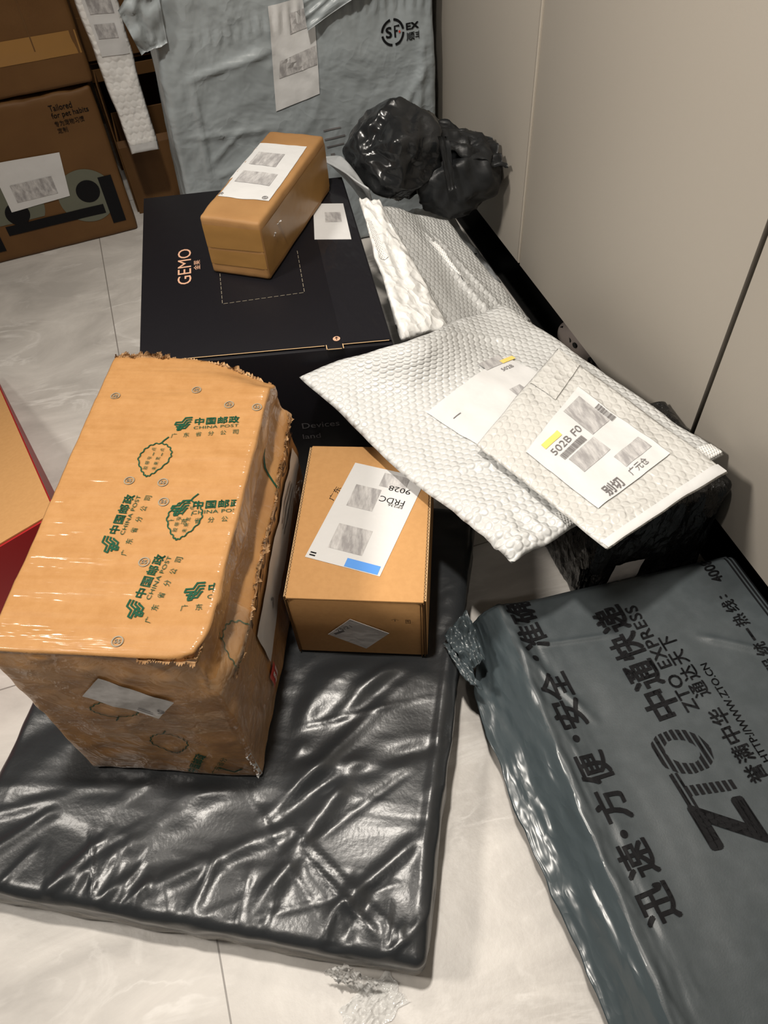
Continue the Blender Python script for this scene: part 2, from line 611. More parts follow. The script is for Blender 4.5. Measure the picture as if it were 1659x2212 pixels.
def place(piece, org, ang=0.0, s=1.0):
    v, f = piece
    c, si = math.cos(ang), math.sin(ang)
    return v * s @ np.array([[c, si], [-si, c]]) + np.array(org), f


def clip2(piece, x0=None, x1=None, y0=None, y1=None, bands=None, cell=None):
    v, f = piece
    bm = bmesh.new()
    vs = [bm.verts.new((p[0], p[1], 0)) for p in v]
    for q in f:
        try:
            bm.faces.new([vs[i] for i in q])
        except ValueError:
            pass

    def cut(co, no, clear):
        bmesh.ops.bisect_plane(bm, geom=bm.verts[:] + bm.edges[:] + bm.faces[:], plane_co=co, plane_no=no, clear_outer=clear, dist=1e-7)
    if x0 is not None: cut((x0, 0, 0), (-1, 0, 0), True)
    if x1 is not None: cut((x1, 0, 0), (1, 0, 0), True)
    if y0 is not None: cut((0, y0, 0), (0, -1, 0), True)
    if y1 is not None: cut((0, y1, 0), (0, 1, 0), True)
    if bands:
        for b in bands:
            cut((0, b, 0), (0, 1, 0), False)
        dele = []
        for fc in bm.faces:
            y = fc.calc_center_median().y
            k = sum(1 for b in bands if y > b)
            if k % 2 == 1:
                dele.append(fc)
        bmesh.ops.delete(bm, geom=dele, context='FACES')
    if cell:
        co = np.array([q.co[:2] for q in bm.verts])
        for ax in (0, 1):
            c = math.floor(co[:, ax].min() / cell) * cell
            while c < co[:, ax].max():
                no = [0, 0, 0]
                no[ax] = 1
                pc = [0, 0, 0]
                pc[ax] = c
                cut(pc, no, False)
                c += cell
    bm.verts.index_update()
    V = np.array([q.co[:2] for q in bm.verts]).reshape(-1, 2)
    Fc = [tuple(q.index for q in fc.verts) for fc in bm.faces]
    bm.free()
    return V, Fc


def onto(name, pieces, mapf, mat, parent, label=None):
    """lay printed shapes onto a surface: mapf((n,2)) -> (n,3) in the parent's frame"""
    o = None
    for v, f in (pieces if isinstance(pieces, list) else [pieces]):
        if len(f):
            o = mesh(name, mapf(v), f, mat, parent, False, label=label)
    return o


def top_map(z):
    return lambda v: np.column_stack([v, np.full(len(v), z)])


def plane_map(o, a, b):
    o, a, b = np.array(o, float), np.array(a, float), np.array(b, float)
    return lambda v: o + v[:, :1] * a + v[:, 1:] * b


def mfit(body, x, y, w, h, **kw):
    """lettering on a sheet whose second axis runs down the page"""
    v, f = fit(body, 0, 0, w, h, **kw)
    return v * np.array([1, -1]) + np.array([x, y]), f


def each(pieces, **kw):
    return [clip2(p, **kw) for p in pieces]


def barcode(x0, y0, x1, y1, seed=0):
    r = random.Random(seed)
    out, x = [], x0
    while x < x1:
        w = r.choice((1, 1, 2, 3)) * (x1 - x0) / 110
        out.append(rect(x, y0, min(x + w, x1), y1))
        x += w + r.choice((1, 1, 2)) * (x1 - x0) / 110
    return out


def lines(x0, y0, x1, n, dy, w, seed=0):
    r = random.Random(seed)
    return [rect(x0, y0 - i * dy, x0 + (x1 - x0) * r.uniform(0.45, 1.0), y0 - i * dy + w) for i in range(n)]


def sheet(name, corners, mapf, mat, parent, t=0.0005, label=None):
    """a thin paper sheet with a small real thickness"""
    v = np.array(corners, float)
    lo = mapf(v)
    n = np.cross(lo[1] - lo[0], lo[2] - lo[0])
    n /= np.linalg.norm(n)
    hi = lo + n * t
    k = len(v)
    Fc = [tuple(range(k, 2 * k)), tuple(range(k - 1, -1, -1))] + [(i, (i + 1) % k, k + (i + 1) % k, k + i) for i in range(k)]
    return mesh(name, np.concatenate([lo, hi]), Fc, mat, parent, False, label=label), n

# ================================================================== the room
struct('floor', [(-2.2, -1.6, 0), (1.05, -1.6, 0), (1.05, 2.6, 0), (-2.2, 2.6, 0)], [(0, 1, 2, 3)], 'floor')
V, Fc = box_vf(-2.2, 1.05, 2.42, 2.5, 0, 2.2)
struct('wall_back', V, Fc, 'wall')
V, Fc = box_vf(1.0, 1.05, -1.6, 2.42, 0, 2.2)
struct('wall_right', V, Fc, 'wall')
V, Fc = box_vf(-2.2, 1.05, -1.6, 2.5, 2.2, 2.25)
struct('ceiling', V, Fc, 'ceiling')

# wardrobe along the right wall, raised over a dark recess
w = thing('wardrobe', 'tall taupe wardrobe with flat doors above a dark open recess', 'wardrobe', (0.8, 0.7, 0))
def wb(name, x0, x1, y0, y1, z0, z1, mat, bev=0.001, label=None):
    o = bbox_mesh(name, x0 - 0.8, x1 - 0.8, y0 - 0.7, y1 - 0.7, z0, z1, mat, w, bev)
    if label:
        o['label'] = label
    return o
DB, DT = 0.128, 2.15
wb('carcass', 0.622, 0.995, -1.0, 1.9, DB + 0.004, DT, 'void', 0)
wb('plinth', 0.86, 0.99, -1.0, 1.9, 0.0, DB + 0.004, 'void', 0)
wb('recess_shade', 0.628, 0.86, -1.0, 1.9, 0.0, 0.004, 'void', 0)  # black sheet over the floor, standing in for the shade under the wardrobe
wb('door', 0.60, 0.62, 1.166, 1.90, DB, DT, 'door')
wb('door', 0.60, 0.62, 0.598, 1.154, DB, DT, 'door')
wb('door', 0.60, 0.62, -0.98, 0.590, DB, DT, 'door')
wb('edge_strip', 0.5975, 0.62, 1.1545, 1.1595, DB + 0.004, DT, 'door_strip', 0.0008, 'pale metal strip down the edge of the door')

# a clog in the recess
def clog():
    t = thing('clog', 'pale perforated rubber clog in the dark recess below the wardrobe', 'shoe', (0.700, 0.992, 0.0045), R(4))
    nu, nv = 28, 40
    V = []
    for j in range(nv):
        s = j / (nv - 1)                       # heel(0) .. toe(1) along +y
        y = -0.095 + 0.19 * s
        wd = 0.036 + 0.012 * math.sin(PI * min(1, s * 0.95) ** 1.3) + 0.008 * smooth(s, 0.4, 0.75)
        wd *= math.sqrt(max(0.0, 1 - max(0, (s - 0.80) / 0.20) ** 2)) * math.sqrt(max(0.0, 1 - max(0, (0.12 - s) / 0.12) ** 2)) + 1e-4
        h = 0.030 + 0.034 * math.exp(-((s - 0.55) / 0.22) ** 2) + 0.012 * smooth(s, 0.5, 0.9)
        h *= math.sqrt(max(0.0, 1 - max(0, (s - 0.72) / 0.28) ** 2)) * 0.75 + 0.25
        for i in range(nu):
            a = 2 * PI * i / nu
            ca, sa = math.cos(a), math.sin(a)
            x = wd * math.copysign(abs(ca) ** 0.7, ca)
            z = h / 2 + h / 2 * math.copysign(abs(sa) ** 0.6, sa)
            V.append((x, y, z))
    Fc = []
    for j in range(nv - 1):
        for i in range(nu):
            Fc.append((j * nu + i, j * nu + (i + 1) % nu, (j + 1) * nu + (i + 1) % nu, (j + 1) * nu + i))
    Fc.append(tuple(range(nu))[::-1])
    Fc.append(tuple((nv - 1) * nu + i for i in range(nu)))
    mesh('shell', V, Fc, 'clog', t)
    # dark vents on the upper and the strap button, set on the side that faces the room
    for (vx, vy, vz) in ((-0.0475, 0.058, 0.036), (-0.0510, 0.041, 0.037), (-0.0520, 0.023, 0.037), (-0.0515, 0.006, 0.036)):
        VV, FF, o = [], [], 0
        for i in range(12):
            a = 2 * PI * i / 12
            VV.append((vx - 0.001, vy + 0.006 * math.cos(a), vz + 0.005 * math.sin(a)))
        for i in range(12):
            a = 2 * PI * i / 12
            VV.append((vx + 0.006, vy + 0.006 * math.cos(a), vz + 0.005 * math.sin(a)))
        FF.append(tuple(o + i for i in range(12))[::-1])
        for i in range(12):
            FF.append((o + i, o + (i + 1) % 12, o + 12 + (i + 1) % 12, o + 12 + i))
        mesh('vent', VV, FF, 'void', t, False, label='dark vent hole')
    VV, FF = [], []
    for k, (r, x) in enumerate(((0.0105, -0.0425), (0.0105, -0.0465), (0.0065, -0.0475), (0.0065, -0.0440))):
        for i in range(20):
            a = 2 * PI * i / 20
            VV.append((x, -0.044 + r * math.cos(a), 0.030 + r * math.sin(a)))
    for k in range(3):
        for i in range(20):
            FF.append((k * 20 + i, k * 20 + (i + 1) % 20, (k + 1) * 20 + (i + 1) % 20, (k + 1) * 20 + i))
    mesh('strap_button', VV, FF, 'black_ink', t, True, label='black ring-shaped strap button')
clog()

# ================================================================== big flat black parcel on the floor (front left)
BW, BL, BH = 0.55, 0.615, 0.080
bo = np.array([0.03 - 0.888 * BW, 0.121 + 0.46 * BW])
bag = thing('flat_parcel', 'large flat parcel in glossy black plastic film on the floor, under the taped brown box', 'parcel',
            (bo[0], bo[1], 0), math.atan2(-0.46, 0.888))
_cr = [((0.02, 0.10), (0.33, 0.50), 0.020, 0.0045, False), ((0.00, 0.22), (0.22, 0.50), 0.016, 0.004, False),
       ((0.20, 0.06), (0.47, 0.40), 0.018, 0.006, False), ((0.30, 0.05), (0.50, 0.33), 0.012, 0.006, False),
       ((0.22, 0.02), (0.40, 0.13), 0.010, 0.005, False), ((0.36, 0.02), (0.44, 0.20), 0.012, 0.007, False),
       ((0.44, 0.03), (0.53, 0.13), 0.008, 0.005, False), ((0.40, 0.25), (0.53, 0.43), 0.010, 0.005, False),
       ((0.33, 0.36), (0.50, 0.44), 0.008, 0.004, False), ((0.02, 0.02), (0.10, 0.10), 0.008, 0.004, False),
       ((0.12, 0.01), (0.17, 0.08), 0.006, 0.004, False), ((0.50, 0.02), (0.40, 0.09), 0.005, 0.005, True),
       ((0.535, 0.05), (0.535, 0.45), 0.006, 0.003, False), ((0.16, 0.10), (0.47, 0.47), 0.0022, 0.0022, True),
       ((0.26, 0.30), (0.54, 0.48), 0.0020, 0.002, True), ((0.27, 0.20), (0.52, 0.30), 0.0025, 0.002, True),
       ((0.36, 0.13), (0.53, 0.02), 0.003, 0.003, True), ((0.31, 0.16), (0.44, 0.02), 0.003, 0.002, True)]
_rr = random.Random(11)
for _k in range(46):
    a_ = R(_rr.gauss(41, 14))
    ln = _rr.uniform(0.06, 0.26)
    cx_, cy_ = _rr.uniform(0.03, BW - 0.03), _rr.uniform(0.02, 0.45)
    wd = _rr.uniform(0.003, 0.014)
    _cr.append(((cx_ - ln / 2 * math.cos(a_), cy_ - ln / 2 * math.sin(a_)), (cx_ + ln / 2 * math.cos(a_), cy_ + ln / 2 * math.sin(a_)), wd, wd * _rr.uniform(0.18, 0.40) * _rr.choice((1, 1, -1)), False))
for _k in range(26):
    x_ = _rr.uniform(0.02, BW - 0.02)
    a_ = R(_rr.gauss(78, 22))
    ln = _rr.uniform(0.03, 0.09)
    _cr.append(((x_, 0.004), (x_ + ln * math.cos(a_), 0.004 + ln * math.sin(a_)), _rr.uniform(0.002, 0.006), _rr.uniform(0.001, 0.003), False))
def bag_disp(P, N):
    xy = P[:, :2]
    d = np.zeros(len(P))
    for c in _cr:
        d += crease(xy, *c)
    d *= smooth(N[:, 2], 0.2, 0.9)
    rot = np.column_stack([xy @ np.array([0.79, 0.62]) * 2.2, xy @ np.array([-0.62, 0.79]) * 9.0, P[:, 2] * 6])
    edge = smooth(np.minimum.reduce([P[:, 0], BW - P[:, 0], P[:, 1], BL - P[:, 1]]), 0.0, 0.09)
    d += 0.0030 * fbm(rot, 1, 1) * edge
    cr = ridged(np.column_stack([xy * 17, P[:, 2] * 17]), 1, 5) - 0.6
    d += 0.0016 * cr * (1 - edge)
    # soft drape along the sides
    side = 1 - smooth(N[:, 2], 0.2, 0.9)
    along = np.column_stack([xy * 16, P[:, 2] * 40])
    d += side * (0.0022 * fbm(along, 2, 9) + 0.001)
    under = smooth(-N[:, 2], 0.3, 0.8)
    d = d * (1 - under)
    # pressed flat where the two boxes stand
    ca_, sa_ = 0.888, -0.46
    wx = bo[0] + ca_ * P[:, 0] - sa_ * P[:, 1]
    wy = bo[1] + sa_ * P[:, 0] + ca_ * P[:, 1]
    for (ox, oy), (rx, ry), w_, l_ in (((-0.2844, 0.454), (0.923, -0.386), 0.235, 0.425), ((-0.002, 0.522), (0.925, -0.38), 0.171, 0.249)):
        a_ = (wx - ox) * rx + (wy - oy) * ry
        b_ = -(wx - ox) * ry + (wy - oy) * rx
        m_ = smooth(a_, -0.03, 0.0) * (1 - smooth(a_, w_, w_ + 0.03)) * smooth(b_, -0.03, 0.0) * (1 - smooth(b_, l_, l_ + 0.03))
        d = d * (1 - m_) - 0.001 * m_
    return d
def bag_shape(P):
    P = P.copy()
    # front-right corner sags a little, the film tucks in at the bottom
    k = 1 - smooth(P[:, 2], 0.0, 0.03)
    P[:, 0] -= k * 0.006 * np.where(P[:, 0] > BW / 2, 1, -1)
    P[:, 1] -= k * 0.001 * np.where(P[:, 1] > BL / 2, 1, -1)
    P[:, 2] = np.maximum(P[:, 2], 0.0006)
    return P
bag_body, bagP, bagN = grid_box(BW, BL, 0.0, BH, 0.0036, 0.012, bag_disp, bag_shape, 'wrapping', 'black_film', bag)
# clear packing tape round the front edge, with a loose crumpled end
def loose_film(name, parent, c, rx, ry, seed, mat, label, n=26, z=0.0, tilt=(0, 0, 1)):
    V = []
    t = Vector(tilt).normalized()
    a = t.orthogonal().normalized()
    b = t.cross(a)
    for i in range(n):
        for j in range(n):
            u, v = 2 * i / (n - 1) - 1, 2 * j / (n - 1) - 1
            rr = 1 + 0.25 * perlin([[u * 2.1, v * 2.1, seed]], seed)[0]
            h = 0.35 * min(rx, ry) * (ridged([[u * 2.6, v * 2.6, seed * 3.1]], 2, seed)[0] - 0.5)
            p = Vector(c) + a * (u * rx * rr) + b * (v * ry * rr) + t * (abs(h) * (1.0 - 0.3 * (u * u + v * v)))
            V.append(tuple(p))
    return mesh(name, V, grid_faces(n, n), mat, parent, True, label=label)
loose_film('tape_end', bag, (0.474, -0.014, 0.034), 0.020, 0.030, 5, 'clear_film', 'crumpled loose end of clear tape', tilt=(0.05, -1, 0.25))
loose_film('film_scrap', bag, (0.497, -0.034, 0.0015), 0.034, 0.020, 8, 'clear_film', 'crumpled clear film sticking out below the front edge')

# ================================================================== battered brown box wound in tape
CW, CL, CZ0, CZ1 = 0.215, 0.420, 0.081, 0.380
co = np.array([-0.086 - 0.923 * CW, 0.371 + 0.386 * CW])
cp = thing('cardboard_box', 'battered brown cardboard box wound in green-printed tape, on the flat black parcel', 'box',
           (co[0], co[1], CZ0), math.atan2(-0.386, 0.923))
HT = CZ1 - CZ0
def cp_disp(P, N):
    q = np.column_stack([P[:, 0] * 9, P[:, 1] * 22, P[:, 2] * 12])
    d = 0.0012 * fbm(q, 2, 21)
    side = 1 - smooth(N[:, 2], 0.3, 0.8)
    d += side * 0.0022 * (ridged(P * 11, 2, 23) - 0.8)
    for c in (((0.0, 0.338), (0.10, 0.330), 0.0030, 0.0016), ((0.08, 0.345), (CW, 0.350), 0.0030, 0.0018), ((0.02, 0.236), (CW, 0.252), 0.0035, 0.0016),
              ((0.0, 0.178), (0.09, 0.172), 0.003, 0.0012), ((0.0, 0.078), (CW, 0.092), 0.004, 0.0012), ((0.05, 0.03), (CW, 0.034), 0.004, 0.0014)):
        d += (1 - side) * crease(P[:, :2], *c)
    # ridge of overlapping flaps along the right side
    r = smooth(N[:, 0], 0.4, 0.9)
    zr = HT - 0.072 - 0.015 * np.sin(P[:, 1] * 8)
    d += r * smooth(P[:, 1], 0.01, 0.06) * (0.009 * np.exp(-((P[:, 2] - zr) / 0.010) ** 2) - 0.010 * np.exp(-((P[:, 2] - (zr + 0.030)) / 0.014) ** 2))
    # crushed rims
    rim = np.exp(-((P[:, 2] - HT) / 0.022) ** 2) * side
    d += -0.0022 * rim * (1 + ridged(P * 26, 2, 25))
    return d
def cp_shape(P):
    P = P.copy()
    z = P[:, 2] / HT
    # the back edge of the top droops on the right, near corners are dented
    back = smooth(P[:, 1], CL - 0.05, CL)
    P[:, 2] -= 0.016 * back * smooth(P[:, 0], 0.06, CW) * smooth(z, 0.6, 1)
    P[:, 1] -= 0.030 * smooth(P[:, 0], 0.10, CW) ** 2 * smooth(P[:, 1], CL - 0.08, CL) * smooth(z, 0.3, 1)
    nr = np.exp(-((P[:, 0] - CW) ** 2 + P[:, 1] ** 2) / 0.022 ** 2) * smooth(z, 0.6, 1)
    P[:, 0] -= 0.009 * nr
    P[:, 1] += 0.006 * nr
    P[:, 2] = np.maximum(P[:, 2], 0.0006)
    return P
cp_body, _, _ = grid_box(CW, CL, 0.0, HT, 0.005, 0.007, cp_disp, cp_shape, 'carton', ['kraft_bright', 'kraft_side'], cp,
                         lambda C, N: (N[:, 2] < 0.6).astype(int))
bvh_cache = {}
from mathutils.bvhtree import BVHTree
def bvh(o):
    if o.name not in bvh_cache:
        bvh_cache[o.name] = BVHTree.FromPolygons([v.co.copy() for v in o.data.vertices], [tuple(p.vertices) for p in o.data.polygons])
    return bvh_cache[o.name]
def drape(o, axis, base, off=0.0006):
    """map flat shapes onto a lumpy surface of the thing: cast along -axis from base + plane coords"""
    tree = bvh(o)
    ax = Vector(axis)
    def f(v2, A=None):
        out = []
        for p in base(v2):
            hit = tree.ray_cast(Vector(p) + ax * 0.1, -ax)
            q = hit[0] if hit[0] is not None else Vector(p)
            out.append(tuple(q + ax * off))
        return np.array(out)
    return f
cp_top = drape(cp_body, (0, 0, 1), top_map(HT), 0.0010)
cp_front = drape(cp_body, (0, -1, 0), plane_map((0, 0, -CZ0), (1, 0, 0), (0, 0, 1)), 0.0010)
cp_right = drape(cp_body, (1, 0, 0), plane_map((CW, 0, -CZ0), (0, 1, 0), (0, 0, 1)), 0.0012)

def postal_emblem(x, y, s):
    P = []
    k = s / 10.0
    def st(pts, w=1.1):
        P.append(stroke([(x + a * k, y + b * k) for a, b in pts], w * k))
    st([(2.6, 9.5), (10.5, 9.5)]) if False else None
    st([(10.6, 10.2), (6.4, 10.2), (4.6, 6.9), (0.9, 6.9), (0.4, 5.0)])
    st([(10.6, 8.4), (7.4, 8.4), (5.6, 5.1), (0, 5.1)])
    st([(10.2, 6.6), (8.3, 6.6), (6.5, 3.3), (1.2, 3.3)])
    st([(9.8, 4.8), (9.0, 4.8), (7.2, 1.5), (2.2, 1.5), (3.6, 4.6)])
    st([(4.3, 5.2), (2.4, 0.2)])
    st([(6.2, 5.2), (4.2, 0.2), (2.2, 0.2)])
    return join2(P)
def post_block():
    P = [postal_emblem(0.0015, 0.0145, 0.019)]
    P.append(fit('中国邮政', 0.0250, 0.0215, 0.052, 0.0112, bold=0.022, spacing=1.12))
    return join2(P)
def post_block_thin():
    P = [fit('CHINA POST', 0.0250, 0.0150, 0.052, 0.0045, spacing=1.05)]
    for i, ch in enumerate('广东省分公司'):
        P.append(fit(ch, 0.0005 + i * 0.0142, 0.0030, 0.0066, 0.0070))
    return join2(P)
def leaf(cx, cy, w, l):
    """serrated leaf outline with its stem up (+y) and the tip down"""
    pts = []
    n = 72
    for i in range(n):
        a = 2 * PI * i / n
        s = math.cos(a)
        x = w / 2 * math.sin(a) * (1 - 0.0 * s)
        y = l / 2 * s
        if y < 0:
            x *= (1 - 0.55 * (abs(y) / (l / 2)) ** 1.5)
            y *= 1.25
        k = 1 + (0.045 if i % 4 < 2 else -0.02)
        pts.append((cx + x * k, cy + y * k))
    P = [stroke(pts, 0.0014, True), stroke([(cx, cy + l / 2), (cx + 0.002, cy + l / 2 + 0.005), (cx + 0.006, cy + l / 2 + 0.011)], 0.0016)]
    return join2(P)
def leaf_words(cx, cy):
    P = []
    for col, s in ((0.0045, '未来宽一点'), (-0.0055, '胶带窄一点')):
        for i, ch in enumerate(s):
            P.append(place(fit(ch, -0.0025, -0.0025, 0.005, 0.005 if ch != '一' else 0.0008), (cx + col, cy - 0.016 + i * 0.0072), PI / 2))
    return join2(P)
blocks = [((0.112, 0.274), 0.10), ((0.1115, 0.112), R(85.5)), ((0.158, 0.035), R(80.5)), ((0.180, 0.048), R(7)),
          ((0.140, 0.150), R(6)), ((0.2035, 0.394), R(87))]
bold_p, thin_p = [], []
for org, ang in blocks:
    bold_p.append(place(post_block(), org, ang))
    thin_p.append(place(post_block_thin(), org, ang))
leaf_p = [place(leaf(0, 0, 0.036, 0.044), (0.102, 0.246), R(-3)), place(leaf(0, 0, 0.036, 0.044), (0.1565, 0.163), R(-3))]
leafw = [place(leaf_words(0, 0), (0.102, 0.246), R(-3)), place(leaf_words(0, 0), (0.1565, 0.163), R(-3))]
lim = dict(x0=0.004, x1=CW - 0.008, y0=0.004, y1=CL - 0.012, cell=0.008)
onto('printed_tape_logo', each(bold_p + leaf_p, **lim), cp_top, 'green_ink', cp, 'green postal logo printed on the tape')
onto('printed_tape_text', each(thin_p + leafw, **lim), cp_top, 'green_ink', cp, 'thin green lettering on the tape')
st = []
for cx, cy in ((0.027, 0.343), (0.124, 0.356), (0.169, 0.332), (0.203, 0.329), (0.083, 0.211), (0.121, 0.210), (0.129, 0.183), (0.129, 0.106), (0.129, 0.016)):
    st.append(join2([arc(cx, cy, 0.0052, 0.0013, 0, 360), fit('55', cx - 0.003, cy - 0.0022, 0.006, 0.0045, bold=0.03)]))
onto('printed_stamp', each(st, x1=CW - 0.004, cell=0.008), cp_top, 'grey_ink', cp, 'pale grey round stamp on the tape')
fl = [place(leaf(0, 0, 0.050, 0.030), (0.090, 0.262), R(180)), place(leaf(0, 0, 0.040, 0.050), (0.126, 0.178), R(0)),
      place(fit('中国邮政', 0, 0, 0.060, 0.013, bold=0.03), (0.135, 0.088), R(65)),
      place(fit('广东省分', 0, 0, 0.060, 0.008), (0.160, 0.088), R(65)), stroke([(0.168, 0.112), (0.184, 0.099), (0.196, 0.112)], 0.003)]
onto('printed_front_logo', each(fl, x0=0.004, x1=CW - 0.004, cell=0.008), cp_front, 'green_ink', cp, 'green tape printing on the front')
onto('printed_side_logo', each([place(leaf(0, 0, 0.05, 0.05), (0.060, 0.300), 0.3), stroke([(0.31, 0.33), (0.29, 0.318), (0.275, 0.30), (0.285, 0.285), (0.30, 0.28)], 0.003)], cell=0.008),
     cp_right, 'green_ink', cp, 'green tape printing on the right side')
# labels: small paper on the front, long paper and red sticker on the right side
def draped_sheet(name, quad, mapf, mat, parent, label, n=16, off=None):
    q = np.array(quad, float)
    u, v = np.meshgrid(np.linspace(0, 1, n), np.linspace(0, 1, n), indexing='ij')
    u, v = u.ravel()[:, None], v.ravel()[:, None]
    p = (1 - u) * (1 - v) * q[0] + u * (1 - v) * q[1] + u * v * q[2] + (1 - u) * v * q[3]
    return mesh(name, mapf(p), grid_faces(n, n), mat, parent, True, label=label)
cp_front2 = drape(cp_body, (0, -1, 0), plane_map((0, 0, -CZ0), (1, 0, 0), (0, 0, 1)), 0.0022)
cp_right2 = drape(cp_body, (1, 0, 0), plane_map((CW, 0, -CZ0), (0, 1, 0), (0, 0, 1)), 0.0030)
cp_right3 = drape(cp_body, (1, 0, 0), plane_map((CW, 0, -CZ0), (0, 1, 0), (0, 0, 1)), 0.0042)
lab = draped_sheet('shipping_label', [(0.067, 0.292), (0.136, 0.252), (0.164, 0.294), (0.100, 0.337)], cp_front2, 'paper_grey', cp, 'torn white paper label on the front')
onto('label_print', place(join2([fit('9', 0.048, 0.006, 0.008, 0.010)] + lines(0.030, 0.004, 0.052, 2, 0.004, 0.0018, 3)), (0.092, 0.2845), R(-30)),
     drape(cp_body, (0, -1, 0), plane_map((0, 0, -CZ0), (1, 0, 0), (0, 0, 1)), 0.0030), 'mid_ink', lab)
lab = draped_sheet('paper_slip', [(0.105, 0.240), (0.113, 0.162), (0.40, 0.200), (0.385, 0.252)], cp_right2, 'paper_grey', cp, 'long pale paper slip along the right side', 24)
onto('slip_print', each([join2(lines(0.27, 0.232, 0.36, 3, 0.011, 0.003, 5)), stroke([(0.17, 0.215), (0.175, 0.207), (0.168, 0.197)], 0.004)], cell=0.01), cp_right3, 'mid_ink', lab)
hw = fit('13261409812', 0.10, 0.263, 0.30, 0.024)
onto('handwriting', clip2(hw, cell=0.01), cp_right2, 'brown_ink', cp, 'brown handwritten digits')
stk = draped_sheet('red_sticker', [(0.098, 0.150), (0.100, 0.116), (0.122, 0.116), (0.120, 0.152)], cp_right2, 'red_ink', cp, 'small red tamper sticker with white characters')
onto('sticker_print', [place(fit('易碎', 0, 0, 0.024, 0.006, bold=0.02), (0.1105, 0.121), PI / 2), place(fit('品轻放', 0, 0, 0.024, 0.005, bold=0.02), (0.1185, 0.121), PI / 2)], cp_right3, 'white_ink', stk)
# torn cardboard edges
def torn(name, parent, path, up, side, h, n, seed, mat='kraft_torn', label=None, layers=3, amp=0.5):
    path = np.array(path, float)
    seg = np.linalg.norm(np.diff(path, axis=0), axis=1)
    cum = np.concatenate([[0], np.cumsum(seg)])
    s = np.linspace(0, cum[-1], n)
    P = np.column_stack([np.interp(s, cum, path[:, k]) for k in range(3)])
    up, side = np.array(up, float), np.array(side, float)
    V, Fc = [], []
    for L in range(layers):
        o = len(V)
        for i in range(n):
            q = np.array([[s[i] * 90, L * 7.3, seed]])
            a = float(fbm(q, 3, seed)[0])
            b = float(fbm(q + 31.7, 3, seed + 2)[0])
            base = P[i] + side * (L - layers / 2) * 0.0026
            hh = h * (0.55 + amp * a)
            V.append(base - up * h * 0.4)
            V.append(base + up * hh * 0.5 + side * 0.004 * b)
            V.append(base + up * hh + side * (0.008 * b + 0.003 * (1 if i % 2 else -1) * amp))
        for i in range(n - 1):
            for k in range(2):
                Fc.append((o + 3 * i + k, o + 3 * i + 3 + k, o + 3 * i + 4 + k, o + 3 * i + 1 + k))
    return mesh(name, V, Fc, mat, parent, False, label=label)
torn('torn_edge', cp, [(0.004, CL - 0.004, HT - 0.004), (0.075, CL - 0.002, HT - 0.002)], (0, 0.35, 0.9), (0, 1, 0), 0.010, 70, 3, label='shredded cardboard rim at the back of the top')
torn('torn_edge', cp, [(0.075, CL - 0.004, HT - 0.006), (0.15, CL - 0.010, HT - 0.008), (0.207, CL - 0.034, HT - 0.020)], (0, 0.5, 0.8), (0, 1, 0), 0.006, 70, 4, amp=0.3, layers=2)
torn('flap_edge', cp, [(CW + 0.002, 0.03, 0.205), (CW + 0.006, 0.10, HT - 0.080), (CW + 0.007, 0.25, HT - 0.084), (CW + 0.008, CL - 0.03, HT - 0.070)], (0.1, 0, 1), (1, 0, 0), 0.0045, 260, 6, layers=3, amp=0.2, label='crushed corrugated flap edge along the right side')
torn('torn_edge', cp, [(0.150, 0.003, HT - 0.006), (0.205, 0.004, HT - 0.010), (CW - 0.006, 0.020, HT - 0.006)], (-0.1, -0.6, 0.7), (0.2, -0.9, 0.2), 0.007, 60, 7, layers=2, label='ripped front corner of the top')
torn('torn_edge', cp, [(CW - 0.002, 0.002, 0.004), (CW - 0.004, 0.002, 0.07)], (-0.5, -0.6, 0), (0.6, -0.6, 0), 0.008, 40, 9, mat='paper', layers=2, label='white lining showing at the split front corner')
V = [(x, z) for x in np.linspace(0.004, BW - 0.004, 120) for z in np.linspace(0.022, 0.052, 8)]
mesh('packing_tape', drape(bag_body, (0, -1, 0), plane_map((0, 0, 0), (1, 0, 0), (0, 0, 1)), 0.0014)(np.array(V)), grid_faces(120, 8), 'clear_tape', bag, True, label='clear packing tape along the front edge')
# strips of clear tape wound across the front and side
V = [(x, z + 0.25 * x) for x in np.linspace(0.05, CW - 0.006, 26) for z in np.linspace(0.175, 0.225, 6)]
mesh('clear_tape', drape(cp_body, (0, -1, 0), plane_map((0, 0, -CZ0), (1, 0, 0), (0, 0, 1)), 0.0026)(np.array(V)), grid_faces(26, 6), 'clear_tape', cp, True, label='clear tape across the front')
V = [(x, z) for x in np.linspace(0.002, 0.10, 16) for z in np.linspace(0.10, 0.33, 26)]
mesh('clear_tape', drape(cp_body, (1, 0, 0), plane_map((CW, 0, -CZ0), (0, 1, 0), (0, 0, 1)), 0.0036)(np.array(V)), grid_faces(16, 26), 'clear_tape', cp, True, label='clear tape round the right corner')

